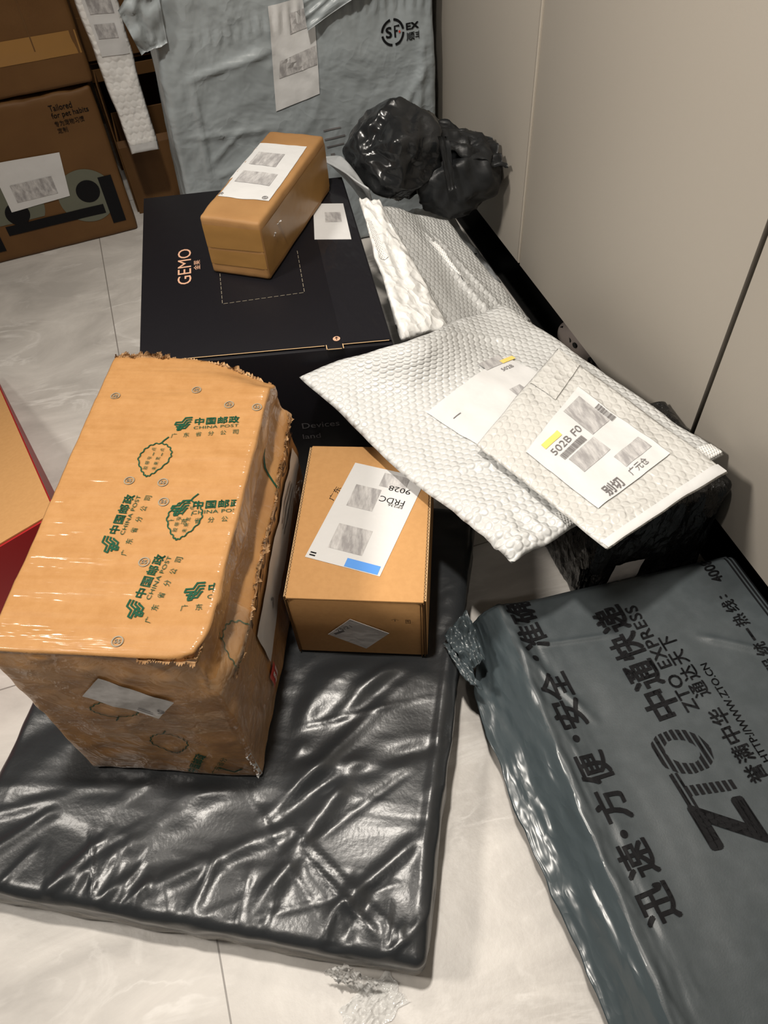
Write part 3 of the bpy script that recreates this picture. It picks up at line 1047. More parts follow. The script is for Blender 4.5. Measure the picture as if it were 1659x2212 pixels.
# ================================================================== small square carton with the long shipping label
KW, KL, KH = 0.171, 0.249, 0.1345
ca = thing('shipping_carton', 'light brown carton with crisp corrugated edges between the battered box and white mailers', 'box',
           (-0.002, 0.522, 0.0835), math.atan2(-0.38, 0.925))
bbox_mesh('carton', 0.0035, KW - 0.0035, 0.0, KL, 0.0, KH - 0.001, 'kraft', ca, 0.0016)
o = bbox_mesh('lid', 0.002, KW - 0.002, -0.0015, KL, KH - 0.004, KH, 'kraft', ca, 0.0014)
for sx, x0, x1 in ((-1, -0.0008, 0.0032), (1, KW - 0.0032, KW + 0.0008)):
    sf = bbox_mesh('side_flap', x0, x1, 0.001, KL - 0.002, 0.0, KH - 0.0015, 'flute_dark', ca, 0.0003, 1)
    sf.data.materials.append(M['kraft'])
    for p in sf.data.polygons:
        if abs(p.normal.x) > 0.5:
            p.material_index = 1
    sf['label'] = 'folded side flap with its corrugated edge showing'
    ys = np.arange(0.001, KL - 0.002, 0.0006)
    mid = (x0 + x1) / 2
    pts = np.column_stack([mid + 0.0011 * np.sin(ys * 2 * PI / 0.0052), ys])
    v1, f1 = stroke(pts, 0.0007)
    v2, f2 = stroke([(x0 + 0.0004, 0.001), (x0 + 0.0004, KL - 0.002)], 0.0008)
    v3, f3 = stroke([(x1 - 0.0004, 0.001), (x1 - 0.0004, KL - 0.002)], 0.0008)
    onto('fluting', join2([(v1, f1), (v2, f2), (v3, f3)]), top_map(KH - 0.0012), 'flute', sf)
for x in (0.0022, KW - 0.0022, KW - 0.0062):
    bbox_mesh('corner_slot', x - 0.0006, x + 0.0006, -0.0018, 0.002, 0.0, KH - 0.004, 'flute_dark', ca, 0)
tm = top_map(KH + 0.0003)
lab, n = sheet('shipping_label', [(0.018, 0.059), (0.114, 0.033), (0.164, 0.192), (0.066, 0.218)], tm, 'paper', ca, 0.0004, 'long white shipping label with blue corner')
tm2 = top_map(KH + 0.0010)
LA = math.atan2(-0.026, 0.096)
LO = (0.018, 0.059)
pr = [rect(0.018, 0.088, 0.060, 0.124)]
onto('thermal_print', [place(p, LO, LA) for p in [rect(0.020, 0.092, 0.056, 0.130), rect(0.022, 0.022, 0.068, 0.062), rect(0.050, 0.136, 0.086, 0.160)]], tm2, 'thermal', lab)
onto('label_print', [place(p, LO, LA) for p in
     [place(fit('FRDC', 0, 0, 0.034, 0.0095), (0.092, 0.121), PI), place(fit('9028', 0, 0, 0.030, 0.0085), (0.094, 0.141), PI),
      place(fit('EP236', 0, 0, 0.02, 0.004), (0.092, 0.111), PI), join2(lines(0.004, 0.008, 0.012, 2, 0.004, 0.002, 2))]], tm2, 'black_ink', lab)
onto('blue_panel', place(rect(0.052, 0.001, 0.096, 0.014), LO, LA), top_map(KH + 0.0010), 'blue_ink', lab, 'blue panel at the foot of the label')
onto('carton_print', [place(fit('广东', 0, 0, 0.024, 0.009), (0.044, 0.150), R(70))], tm, 'black_ink', ca)
fm = plane_map((0, -0.0019, -0.0835), (1, 0, 0), (0, 0, 1))
lab, n = sheet('small_label', [(0.045, 0.134), (0.092, 0.100), (0.124, 0.142), (0.077, 0.174)], fm, 'paper_grey', ca, 0.0004, 'small tilted white label on the front')
onto('label_print', [place(fit('25/21', 0, 0, 0.024, 0.006), (0.059, 0.141), R(36)), place(rect(0, 0, 0.016, 0.004), (0.055, 0.134), R(36))],
     plane_map((0, -0.0026, -0.0835), (1, 0, 0), (0, 0, 1)), 'mid_ink', lab)
onto('front_print', [fit('个', 0.128, 0.172, 0.010, 0.006), fit('图', 0.146, 0.168, 0.006, 0.009)], fm, 'black_ink', ca)

# ================================================================== tall black printed box
GZ = 0.300
gc = [(-0.105, 0.912), (0.244, 0.825), (0.305, 1.295), (-0.043, 1.368)]
gx, gy = 0.10, 1.10
gm = thing('black_box', 'large black printed cardboard box with copper lettering, behind the battered brown box', 'box', (gx, gy, 0))
def loc(pts, z):
    return [(x - gx, y - gy, z) for x, y in pts]
def prism(name, pts, z0, z1, mat, parent, bev=0.003, ox=0.0, oy=0.0, label=None):
    k = len(pts)
    V = [(x - ox, y - oy, z0) for x, y in pts] + [(x - ox, y - oy, z1) for x, y in pts]
    Fc = [tuple(range(k))[::-1], tuple(range(k, 2 * k))] + [(i, (i + 1) % k, k + (i + 1) % k, k + i) for i in range(k)]
    o = mesh(name, V, Fc, mat, parent, False, label=label)
    if bev:
        bm = bmesh.new()
        bm.from_mesh(o.data)
        bmesh.ops.bevel(bm, geom=bm.edges[:], offset=bev, segments=2, affect='EDGES', profile=0.5)
        for f in bm.faces:
            f.smooth = True
        bm.to_mesh(o.data)
        bm.free()
        o.data.set_sharp_from_angle(angle=R(40))
    return o
prism('carton', gc, 0.0, GZ - 0.003, 'gemo', gm, 0.004, gx, gy)
def gl(a, b):      # a across (0 left .. 1 right), b depth (0 front .. 1 back)
    q = np.array(gc)
    p = (1 - a) * (1 - b) * q[0] + a * (1 - b) * q[1] + a * b * q[2] + (1 - a) * b * q[3]
    return tuple(p)
# top flap ends just short of the front edge; its raw kraft edge and the tab show
flap = [gl(0.0, 0.012), gl(0.735, 0.012), gl(0.735, -0.006), gl(0.80, -0.006), gl(0.80, 0.012), gl(0.995, 0.012), gl(0.995, 0.995), gl(0.0, 0.995)]
prism('top_flap', flap, GZ - 0.0028, GZ, 'gemo', gm, 0.0006, gx, gy)
fe = []
for a0, a1, b in ((0.0, 0.730, 0.010), (0.74, 0.795, -0.0085), (0.803, 0.985, 0.010)):
    p0, p1 = gl(a0, b), gl(a1, b)
    fe.append(poly([p0, p1, (p1[0], p1[1] + 0.0012), (p0[0], p0[1] + 0.0012)]))
for a in (0.735, 0.800):
    p0, p1 = gl(a, -0.008), gl(a, 0.014)
    fe.append(poly([p0, (p0[0] + 0.0012, p0[1]), (p1[0] + 0.0012, p1[1]), p1]))
gtop = lambda z: (lambda v: np.column_stack([v[:, 0] - gx, v[:, 1] - gy, np.full(len(v), z)]))
onto('raw_edge', [join2(fe)], gtop(GZ + 0.0003), 'flute', gm, 'thin raw cardboard edge of the top flap')
gt = prism('glossy_tape', [gl(0.80, 0.02), gl(0.99, 0.02), gl(0.99, 0.99), gl(0.80, 0.99)], GZ, GZ + 0.0003, 'gemo_tape', gm, 0, gx, gy, 'glossy clear tape down the right of the top')
ga = math.atan2(0.097, 0.015)
cop = [place(fit('GEMO', 0, 0, 0.098, 0.0215), (-0.004, 1.077), ga), place(fit('金莱', 0, 0, 0.0265, 0.0105), (0.0155, 1.109), ga)]
onto('printed_logo', cop, gtop(GZ + 0.0005), 'copper_ink', gm, 'copper brand lettering on the lid')
dash = []
def dashes(a, b, n):
    a, b = np.array(a), np.array(b)
    for i in range(n):
        p, q = a + (b - a) * (i + 0.15) / n, a + (b - a) * (i + 0.85) / n
        dash.append(stroke([p, q], 0.0008))
dashes((0.032, 1.006), (0.155, 0.986), 13)
dashes((0.032, 1.006), (0.046, 1.110), 9)
dashes((0.155, 0.986), (0.172, 1.100), 9)
onto('dashed_frame', join2(dash), gtop(GZ + 0.0005), 'grey_ink', gm, 'fine dashed rectangle printed on the lid')
arr = [disc(0.1705, 0.8625, 0.0052)]
onto('arrow_mark', arr, gtop(GZ + 0.0005), 'copper_ink', gm, 'small copper arrow mark on the tab')
onto('arrow_sign', join2([stroke([(0.1700, 0.8595), (0.1712, 0.8655)], 0.0011), stroke([(0.1688, 0.8632), (0.1712, 0.8658), (0.1730, 0.8625)], 0.0011)]), gtop(GZ + 0.0009), 'black_ink', gm)
fd = np.array(gc[1]) - np.array(gc[0])
fd /= np.linalg.norm(fd)
fn = np.array([fd[1], -fd[0]])
fo = np.array(gc[1]) + fn * 0.0008
fmap = plane_map((fo[0] - gx, fo[1] - gy, 0), (fd[0], fd[1], 0), (0, 0, 1))
onto('printed_caption', [fit('Devices', -0.150, 0.147, 0.058, 0.0115), fit('land', -0.152, 0.124, 0.028, 0.0105)], fmap, 'dim_ink', gm, 'dim grey caption on the front')
lb, n = sheet('shipping_label', [(0.206, 1.118), (0.262, 1.095), (0.280, 1.205), (0.232, 1.225)], gtop(GZ + 0.0004), 'paper', gm, 0.0004, 'white label on the right of the lid')
onto('thermal_print', [poly([(0.236, 1.160), (0.262, 1.150), (0.268, 1.180), (0.243, 1.190)])], gtop(GZ + 0.0011), 'thermal', lb)

# ================================================================== small brown box on the black one
SW, SL, SH = 0.099, 0.271, 0.0975
sm = thing('small_box', 'small brown taped box standing on the black printed box', 'box', (0.033, 1.092, GZ + 0.0006), math.atan2(-0.583, 0.812))
def sm_disp(P, N):
    return 0.0008 * fbm(P * 18, 2, 31) - 0.001 * np.exp(-((P[:, 2] - SH) / 0.01) ** 2) * (0.5 + fbm(P * 45, 2, 33))
sm_body, _, _ = grid_box(SW, SL, 0.0, SH, 0.005, 0.005, sm_disp, lambda P: np.column_stack([P[:, :2], np.maximum(P[:, 2], 0.0003)]), 'carton', 'kraft_brown', sm)
sm_front = lambda off: drape(sm_body, (0, -1, 0), plane_map((0, 0, 0), (1, 0, 0), (0, 0, 1)), off)
sm_right = lambda off: drape(sm_body, (1, 0, 0), plane_map((SW, 0, 0), (0, 1, 0), (0, 0, 1)), off)
sm_top = lambda off: drape(sm_body, (0, 0, 1), top_map(SH), off)
draped_sheet('brown_tape', [(0.002, 0.018), (SW - 0.002, 0.020), (SW - 0.002, 0.046), (0.002, 0.042)], sm_front(0.0008), 'tape_brown', sm, 'glossy brown tape across the front')
draped_sheet('brown_tape', [(0.002, 0.046), (SW - 0.002, 0.050), (SW - 0.002, 0.086), (0.002, 0.084)], sm_front(0.0007), 'tape_brown', sm, 'glossy brown tape across the front')
draped_sheet('brown_tape', [(0.003, 0.010), (SL - 0.003, 0.010), (SL - 0.003, 0.085), (0.003, 0.085)], sm_right(0.0008), 'tape_brown', sm, 'wrinkled brown tape along the right side')
torn('tape_tear', sm, [(SW + 0.001, 0.032, 0.052), (SW + 0.001, 0.060, 0.066)], (0.3, 0.2, 1), (1, 0, 0), 0.006, 16, 12, mat='paper', layers=1, label='torn white nick in the side tape')
lb = draped_sheet('shipping_label', [(0.0, 0.056), (0.089, 0.059), (0.086, 0.226), (0.004, 0.224)], sm_top(0.0008), 'paper', sm, 'white shipping label covering the top')
onto('thermal_print', each([rect(0.014, 0.10, 0.072, 0.135), rect(0.014, 0.155, 0.060, 0.195)], cell=0.01), sm_top(0.0014), 'thermal', lb)
onto('label_print', [fit('快', 0.003, 0.060, 0.009, 0.008), arc(0.080, 0.066, 0.004, 0.0012, 0, 360), arc(0.080, 0.066, 0.0018, 0.001, 0, 360)], sm_top(0.0014), 'mid_ink', lb)

# ================================================================== pet box at the back left and the carton on it
pb = thing('pet_box', 'brown box on the floor at the back left, printed about pet habits with black bars', 'box', (-0.091, 1.811, 0), math.atan2(0.052, 0.9987))
PW, PD, PH = 0.46, 0.26, 0.330
def pb_disp(P, N):
    return 0.0015 * fbm(P * 12, 2, 41) - 0.004 * np.exp(-((P[:, 2] - PH) / 0.012) ** 2) * (0.6 + fbm(P * 30, 2, 43))
def pb_shape(P):
    P = P.copy()
    P[:, 0] -= PW
    P[:, 2] = np.maximum(P[:, 2], 0.0004)
    return P
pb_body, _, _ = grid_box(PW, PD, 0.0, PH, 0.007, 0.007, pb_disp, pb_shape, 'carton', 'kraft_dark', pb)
pf = lambda off: drape(pb_body, (0, -1, 0), plane_map((0.091, 0, 0), (1, 0, 0), (0, 0, 1)), off)
sl = 0.0
onto('printed_text', [fit('Tailored', -0.188, 0.297, 0.047, 0.0125, bold=0.006), fit('for pet habits', -0.188, 0.2795, 0.077, 0.0145, bold=0.006),
                      fit('专为宠物习惯', -0.188, 0.2655, 0.062, 0.0115, bold=0.004), fit('定制', -0.187, 0.2515, 0.021, 0.0110, bold=0.004)], pf(0.001), 'black_ink', pb)
onto('printed_disc', [clip2(join2([disc(-0.178, 0.108, 0.062, 48, 0.062)]), y0=0.040, cell=0.02), clip2(join2([disc(-0.335, 0.118, 0.062, 48)]), y0=0.086, cell=0.02)], pf(0.001), 'sage_ink', pb, 'grey green disc of the printed emblem')
onto('printed_bar', [clip2(rect(-0.142, 0.031, -0.112, 0.143), cell=0.02), clip2(rect(-0.372, 0.060, -0.150, 0.082), cell=0.02), clip2(rect(-0.435, 0.028, -0.392, 0.16), cell=0.02)] + [
                      disc(-0.172, 0.118, 0.026), disc(-0.335, 0.105, 0.026)], pf(0.0016), 'black_ink', pb, 'black shape of the printed emblem')
lb = draped_sheet('shipping_label', [(-0.345, 0.112), (-0.213, 0.118), (-0.200, 0.215), (-0.345, 0.222)], pf(0.0022), 'paper', pb, 'white label on the front')
onto('thermal_print', clip2(rect(-0.325, 0.130, -0.235, 0.170), cell=0.02), pf(0.0028), 'thermal', lb)
ub = thing('stacked_box', 'plain brown taped box stacked on the pet box at the back left', 'box', (-0.082, 1.812, 0.3345), R(1.5))
UW, UD, UH = 0.46, 0.25, 0.29
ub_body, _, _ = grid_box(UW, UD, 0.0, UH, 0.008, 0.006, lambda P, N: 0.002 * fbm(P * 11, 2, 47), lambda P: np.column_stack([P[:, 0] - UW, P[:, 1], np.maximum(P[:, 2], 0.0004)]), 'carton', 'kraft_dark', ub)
uf = lambda off: drape(ub_body, (0, -1, 0), plane_map((0, 0, 0), (1, 0, 0), (0, 0, 1)), off)
draped_sheet('brown_tape', [(-0.455, 0.062), (-0.004, 0.058), (-0.004, 0.100), (-0.455, 0.108)], uf(0.0008), 'tape_brown', ub, 'brown tape across the front')
mesh('box_seam', uf(0.0010)(clip2(join2([rect(-0.092, 0.075, -0.0895, 0.27)]), cell=0.01)[0]), clip2(join2([rect(-0.092, 0.075, -0.0895, 0.27)]), cell=0.01)[1], 'flute_dark', ub, False, label='dark seam between the flaps')
lb = draped_sheet('shipping_label', [(-0.345, 0.012), (-0.205, 0.026), (-0.200, 0.145), (-0.345, 0.140)], uf(0.0016), 'paper', ub, 'white label with a blue mark')
onto('thermal_print', clip2(rect(-0.32, 0.04, -0.245, 0.085), cell=0.02), uf(0.0022), 'thermal', lb)
onto('blue_panel', clip2(rect(-0.232, 0.10, -0.206, 0.124), cell=0.02), uf(0.0022), 'blue_ink', lb, 'blue mark on the label')

# ================================================================== open cartons in the back corner
t = thing('open_carton', 'open brown carton with dark inside between the pet box and the grey bag', 'box', (0.0, 1.98, 0))
x0, x1, y0, y1 = -0.080, 0.27, -0.10, 0.10
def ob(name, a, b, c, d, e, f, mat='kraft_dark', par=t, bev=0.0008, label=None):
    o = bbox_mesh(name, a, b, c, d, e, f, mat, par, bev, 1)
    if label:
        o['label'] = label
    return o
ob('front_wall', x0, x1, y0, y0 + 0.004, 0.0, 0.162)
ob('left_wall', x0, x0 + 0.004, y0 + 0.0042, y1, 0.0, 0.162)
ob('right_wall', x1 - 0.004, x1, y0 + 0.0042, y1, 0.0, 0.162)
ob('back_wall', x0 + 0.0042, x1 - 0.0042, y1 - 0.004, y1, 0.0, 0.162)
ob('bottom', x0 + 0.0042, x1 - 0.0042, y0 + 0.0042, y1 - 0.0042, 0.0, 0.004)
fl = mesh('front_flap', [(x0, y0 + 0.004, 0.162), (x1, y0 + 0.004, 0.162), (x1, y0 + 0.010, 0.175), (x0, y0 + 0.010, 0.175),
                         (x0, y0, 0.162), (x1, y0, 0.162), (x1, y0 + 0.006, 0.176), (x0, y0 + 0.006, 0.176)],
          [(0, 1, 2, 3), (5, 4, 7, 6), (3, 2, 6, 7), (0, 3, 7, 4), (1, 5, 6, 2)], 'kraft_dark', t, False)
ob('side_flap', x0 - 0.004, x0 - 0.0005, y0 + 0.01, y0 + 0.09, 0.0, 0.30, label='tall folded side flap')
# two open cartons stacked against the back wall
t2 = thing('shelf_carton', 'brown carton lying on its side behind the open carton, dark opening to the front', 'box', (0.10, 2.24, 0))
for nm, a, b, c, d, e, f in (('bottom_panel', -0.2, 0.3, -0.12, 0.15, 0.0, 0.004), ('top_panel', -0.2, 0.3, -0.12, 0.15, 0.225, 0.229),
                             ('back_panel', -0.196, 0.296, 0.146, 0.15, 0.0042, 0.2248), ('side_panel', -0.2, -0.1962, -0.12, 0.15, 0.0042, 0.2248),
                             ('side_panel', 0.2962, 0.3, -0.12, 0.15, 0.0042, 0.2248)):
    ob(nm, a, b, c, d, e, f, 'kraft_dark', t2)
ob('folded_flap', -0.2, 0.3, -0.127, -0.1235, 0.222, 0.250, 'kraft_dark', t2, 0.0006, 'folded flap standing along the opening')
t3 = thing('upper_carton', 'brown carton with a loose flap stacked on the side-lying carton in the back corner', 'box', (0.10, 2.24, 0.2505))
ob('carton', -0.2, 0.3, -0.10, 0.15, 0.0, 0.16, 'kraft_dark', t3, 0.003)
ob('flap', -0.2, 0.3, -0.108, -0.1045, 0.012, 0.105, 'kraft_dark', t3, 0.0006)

# ================================================================== grey courier bag leaning in the corner
sx0, sw, sd, sh = 0.035, 0.545, 0.22, 0.540
sf = thing('courier_bag', 'big pale grey courier bag around a box, standing in the back corner by the wardrobe', 'parcel', (sx0, 1.55, 0))
def sf_disp(P, N):
    d = 0.0055 * fbm(P * np.array([7, 7, 5]), 3, 51) + 0.0022 * (ridged(P * np.array([14, 14, 10]), 2, 53) - 0.9)
    f = smooth(-N[:, 1], 0.4, 0.9)
    xz = P[:, [0, 2]]
    for c in (((0.055, 0.20), (0.055, 0.42), 0.005, 0.006, False), ((0.02, 0.30), (0.20, 0.285), 0.005, 0.004, False), ((0.03, 0.36), (0.16, 0.22), 0.004, 0.003, True),
              ((0.06, 0.24), (0.14, 0.30), 0.005, 0.004, False), ((0.04, 0.40), (0.22, 0.425), 0.006, 0.006, False), ((0.22, 0.425), (0.30, 0.36), 0.004, 0.003, True),
              ((0.42, 0.20), (0.53, 0.36), 0.008, 0.006, False), ((0.50, 0.22), (0.52, 0.40), 0.007, 0.006, False), ((0.06, 0.21), (0.20, 0.245), 0.004, 0.004, True)):
        d += f * crease(xz, *c)
    band = np.exp(-((P[:, 2] - (0.455 + 0.01 * np.sin(P[:, 0] * 7))) / 0.014) ** 2) * f
    d += band * 0.0035 * np.sin(P[:, 0] * 2 * PI / 0.019) * smooth(P[:, 0], 0.05, 0.09)
    return d
def sf_shape(P):
    P = P.copy()
    P[:, 0] += 0.030 * (P[:, 2] / sh) * (1 - P[:, 0] / sw) - 0.012 * (1 - P[:, 0] / sw)
    P[:, 1] += 0.010 * (P[:, 2] / sh)
    P[:, 2] += 0.050 * smooth(P[:, 0], 0.1, 0.5) * smooth(P[:, 2], 0.4, sh)
    P[:, 2] = np.maximum(P[:, 2], 0.0005)
    P[:, 0] = np.minimum(P[:, 0], 0.5975 - sx0)
    return P
sf_body, _, _ = grid_box(sw, sd, 0.0, sh, 0.0055, 0.013, sf_disp, sf_shape, 'bag', 'sf_film', sf)
sff = lambda off: drape(sf_body, (0, -1, 0), plane_map((-sx0, 0, 0), (1, 0, 0), (0, 0, 1)), off)
lg = []
for a0 in (8, 100, 190, 280):
    lg.append(arc(0.493, 0.417, 0.0212, 0.0042, a0, a0 + 74))
lg += [fit('S', 0.479, 0.408, 0.0125, 0.019, bold=0.02), stroke([(0.4975, 0.408), (0.4975, 0.4265), (0.507, 0.4265)], 0.0035), stroke([(0.4975, 0.4185), (0.503, 0.4185)], 0.003)]
lg += [fit('EX', 0.520, 0.4165, 0.026, 0.0115, bold=0.03), fit('顺丰', 0.520, 0.398, 0.034, 0.0145, bold=0.015)]
onto('printed_logo', [clip2(join2(lg[:-2]), x1=0.546, cell=0.008)] + each(lg[-2:], x1=0.546, cell=0.008), sff(0.0015), 'black_ink', sf, 'black courier logo')
onto('logo_dot', disc(0.5065, 0.4165, 0.002), sff(0.002), 'red_ink', sf, 'tiny red dot in the logo')
onto('printed_line', each([rect(0.335, 0.262, 0.372, 0.265), rect(0.335, 0.244, 0.380, 0.2475), rect(0.338, 0.228, 0.376, 0.231), rect(0.345, 0.208, 0.354, 0.214)], cell=0.01), sff(0.0015), 'mid_ink', sf)
lb = draped_sheet('shipping_label', [(0.246, 0.318), (0.336, 0.336), (0.348, 0.500), (0.262, 0.496)], sff(0.0018), 'paper', sf, 'long white shipping label', 26)
onto('thermal_print', each([poly([(0.262, 0.375), (0.338, 0.388), (0.342, 0.420), (0.268, 0.405)]), poly([(0.295, 0.445), (0.34, 0.452), (0.345, 0.485), (0.30, 0.478)])], cell=0.01), sff(0.0026), 'thermal', lb)
def tuck(name, parent, pts, n, seed, mat, label, amp=0.006):
    """a loose flap of film: bilinear patch between four 3D corners with folds"""
    q = np.array(pts, float)
    u, v = np.meshgrid(np.linspace(0, 1, n), np.linspace(0, 1, n), indexing='ij')
    u, v = u.ravel(), v.ravel()
    P = ((1 - u) * (1 - v))[:, None] * q[0] + (u * (1 - v))[:, None] * q[1] + (u * v)[:, None] * q[2] + ((1 - u) * v)[:, None] * q[3]
    N = np.cross(q[1] - q[0], q[3] - q[0])
    N /= np.linalg.norm(N)
    h = amp * (ridged(np.column_stack([u * 2.5, v * 2.5, np.full(len(u), seed)]), 2, seed) - 0.7)
    P = P + N * h[:, None]
    lo = P - N * 0.0008
    k = n * n
    V = np.concatenate([P, lo])
    idx = np.arange(k).reshape(n, n)
    rim = list(idx[:, 0]) + list(idx[-1, 1:]) + list(idx[-2::-1, -1]) + list(idx[0, -2:0:-1])
    Fc = list(grid_faces(n, n)) + list(grid_faces(n, n, k, True)) + [(rim[i], rim[(i + 1) % len(rim)], rim[(i + 1) % len(rim)] + k, rim[i] + k) for i in range(len(rim))]
    return mesh(name, V, Fc, mat, parent, True, label=label)
tuck('bag_flap', sf, [(-0.03, -0.012, 0.535), (0.045, -0.010, 0.600), (0.038, 0.0, 0.470), (-0.012, -0.006, 0.462)], 18, 3, 'sf_film', 'loose corner of the bag mouth sticking out')
tuck('bag_flap', sf, [(0.29, -0.0085, 0.452), (0.56, -0.004, 0.560), (0.56, 0.006, 0.600), (0.29, 0.001, 0.500)], 24, 5, 'sf_film', 'folded closing flap of the bag', 0.004)

# ================================================================== mailers
def mailer(name, label, cat, corners, T, mat, parts=(), group='mailers in the heap of parcels', sag=None, shift=None, step=0.0035, pinch=0.03, fold=None, wob=0.004, seed=1, edge_pow=0.5):
    """padded envelope between four world corners (p00,p10,p11,p01); returns thing, surface map (u,v in metres from p00)"""
    q = np.array(corners, float)
    base = q.mean(0)
    base[2] = q[:, 2].min()
    LU = (np.linalg.norm(q[1] - q[0]) + np.linalg.norm(q[2] - q[3])) / 2
    LV = (np.linalg.norm(q[3] - q[0]) + np.linalg.norm(q[2] - q[1])) / 2
    t = thing(name, label, cat, tuple(base), 0, group)
    N = np.cross(q[1] - q[0], q[3] - q[0])
    N /= np.linalg.norm(N)
    if N[2] < 0 and abs(N[2]) > 0.3:
        N = -N
    EU, EV = (q[1] - q[0]) / np.linalg.norm(q[1] - q[0]), (q[3] - q[0]) / np.linalg.norm(q[3] - q[0])

    def surf(u, v, side=1.0):
        P = ((1 - u) * (1 - v))[:, None] * q[0] + (u * (1 - v))[:, None] * q[1] + (u * v)[:, None] * q[2] + ((1 - u) * v)[:, None] * q[3]
        e = np.minimum.reduce([u * LU, (1 - u) * LU, v * LV, (1 - v) * LV])
        prof = np.clip(e / pinch, 0, 1)
        prof = (prof * (2 - prof)) ** edge_pow
        um, vm = u * LU, v * LV
        h = 0.0032 * fbm(np.column_stack([um * 14, vm * 14, np.full(len(u), seed * 1.7)]), 3, seed)
        if sag is not None:
            P = P + np.array([0, 0, 1.0]) * sag(u, v)[:, None]
        if shift is not None:
            P = P + shift(u, v)
        if fold is not None:
            h = h + fold(um, vm, LU, LV)
        P = P + N * ((h * (0.35 + 0.65 * prof) + side * T * prof)[:, None])
        k = 1 - smooth(e, 0, 0.02)
        w1 = fbm(np.column_stack([um * 12, vm * 12, np.full(len(u), 3.3 + seed)]), 2, seed + 4)
        w2 = fbm(np.column_stack([um * 12, vm * 12, np.full(len(u), 8.8 + seed)]), 2, seed + 6)
        P = P + (EU * 1.0)[None, :] * (wob * w1 * k)[:, None] + EV[None, :] * (wob * w2 * k)[:, None]
        return P - base
    nu, nv = max(8, int(LU / step)), max(8, int(LV / step))
    u, v = np.meshgrid(np.linspace(0, 1, nu), np.linspace(0, 1, nv), indexing='ij')
    u, v = u.ravel(), v.ravel()
    top = surf(u, v, 1.0)
    bot = surf(u, v, -0.8)
    flip = np.dot(np.cross(q[1] - q[0], q[3] - q[0]), N) < 0
    idx = np.arange(nu * nv).reshape(nu, nv)
    bidx = idx + nu * nv
    Fc = list(grid_faces(nu, nv, 0, flip))
    inner = np.ones((nu, nv), bool)
    inner[0, :] = inner[-1, :] = inner[:, 0] = inner[:, -1] = False
    m = np.where(inner, bidx, idx).ravel()
    Fb = m[grid_faces(nu, nv, 0, not flip)]
    V = np.concatenate([top, bot])
    used = np.zeros(len(V), bool)
    Fa = np.concatenate([np.array(Fc), Fb])
    used[np.unique(Fa)] = True
    remap = np.cumsum(used) - 1
    V2 = V[used]
    uv = np.column_stack([u * LU, v * LV])
    uv2 = np.concatenate([uv, uv])[used]
    mesh('envelope', V2, remap[Fa], mat, t, True, uv=uv2)

    def smap(off=0.0008):
        def f(p):
            uu, vv = p[:, 0] / LU, p[:, 1] / LV
            return surf(np.clip(uu, 0, 1), np.clip(vv, 0, 1), 1.0) + N * off
        return f
    return t, smap, LU, LV


def patch(name, t, smap, pts, mat, off, label=None, n=20, uvm=False):
    q = np.array(pts, float)
    u, v = np.meshgrid(np.linspace(0, 1, n), np.linspace(0, 1, n), indexing='ij')
    u, v = u.ravel()[:, None], v.ravel()[:, None]
    p = (1 - u) * (1 - v) * q[0] + u * (1 - v) * q[1] + u * v * q[2] + (1 - u) * v * q[3]
    return mesh(name, smap(off)(p), grid_faces(n, n), mat, t, True, uv=p, label=label)


# grey poly mailers at the bottom of the heap, by the wardrobe
t, sm_, lu, lv = mailer('poly_mailer', 'grey white plastic mailer draped over the back right corner of the black printed box', 'mailer',
                        [(0.262, 1.345, 0.322), (0.312, 1.368, 0.275), (0.352, 1.262, 0.215), (0.325, 1.198, 0.320)], 0.004, 'grey_poly', pinch=0.03, seed=11, wob=0.006,
                        sag=lambda u, v: 0.045 * np.exp(-((u - 0.5) / 0.35) ** 2 - ((v - 0.5) / 0.35) ** 2),
                        fold=lambda u, v, a, b: 0.002 * np.sin(v * 60) * np.exp(-((u - a / 2) / 0.05) ** 2))
t, sm_, lu, lv = mailer('poly_mailer', 'crumpled grey plastic mailer with black print beside the dark recess, under the black bundle', 'mailer',
                        [(0.400, 1.40, 0.150), (0.545, 1.40, 0.130), (0.612, 1.262, 0.018), (0.450, 1.20, 0.120)], 0.010, 'grey_poly', pinch=0.04, seed=13, wob=0.008,
                        fold=lambda u, v, a, b: 0.007 * (ridged(np.column_stack([u * 25, v * 25, u * 0]), 2, 14) - 0.8))
onto('printed_text', each([mfit('EXPRESS', 0.078, 0.080, 0.060, 0.009, bold=0.02), rect(0.085, 0.118, 0.135, 0.124), rect(0.125, 0.135, 0.155, 0.138)], cell=0.006), sm_(0.0015), 'black_ink', t)

# white bubble mailer leaning on the right side of the black box
def a2_fold(u, v, a, b):
    xy = np.column_stack([u, v])
    h = crease(xy, (0.035, 0.0), (0.075, b), 0.006, 0.007) + crease(xy, (0.135, 0.06), (0.180, b * 0.95), 0.004, 0.010, True)
    h += crease(xy, (0.165, 0.05), (0.215, b * 0.9), 0.004, 0.006, True) + 0.008 * np.exp(-((u - 0.09) / 0.05) ** 2)
    return h
t, a2m, lu, lv = mailer('bubble_mailer', 'big white bubble mailer with creases, sloping from the black printed box to the wardrobe', 'mailer',
                        [(0.322, 1.212, 0.284), (0.482, 1.240, 0.200), (0.566, 1.025, 0.098), (0.290, 0.865, 0.205)], 0.007, 'bubble_white', seed=21, fold=a2_fold, pinch=0.02)
patch('seal_strip', t, a2m, [(0.128, 0.085), (0.158, 0.088), (0.176, 0.185), (0.162, 0.190)], 'embossed', 0.0015, 'greyish embossed seal along the fold', 14)
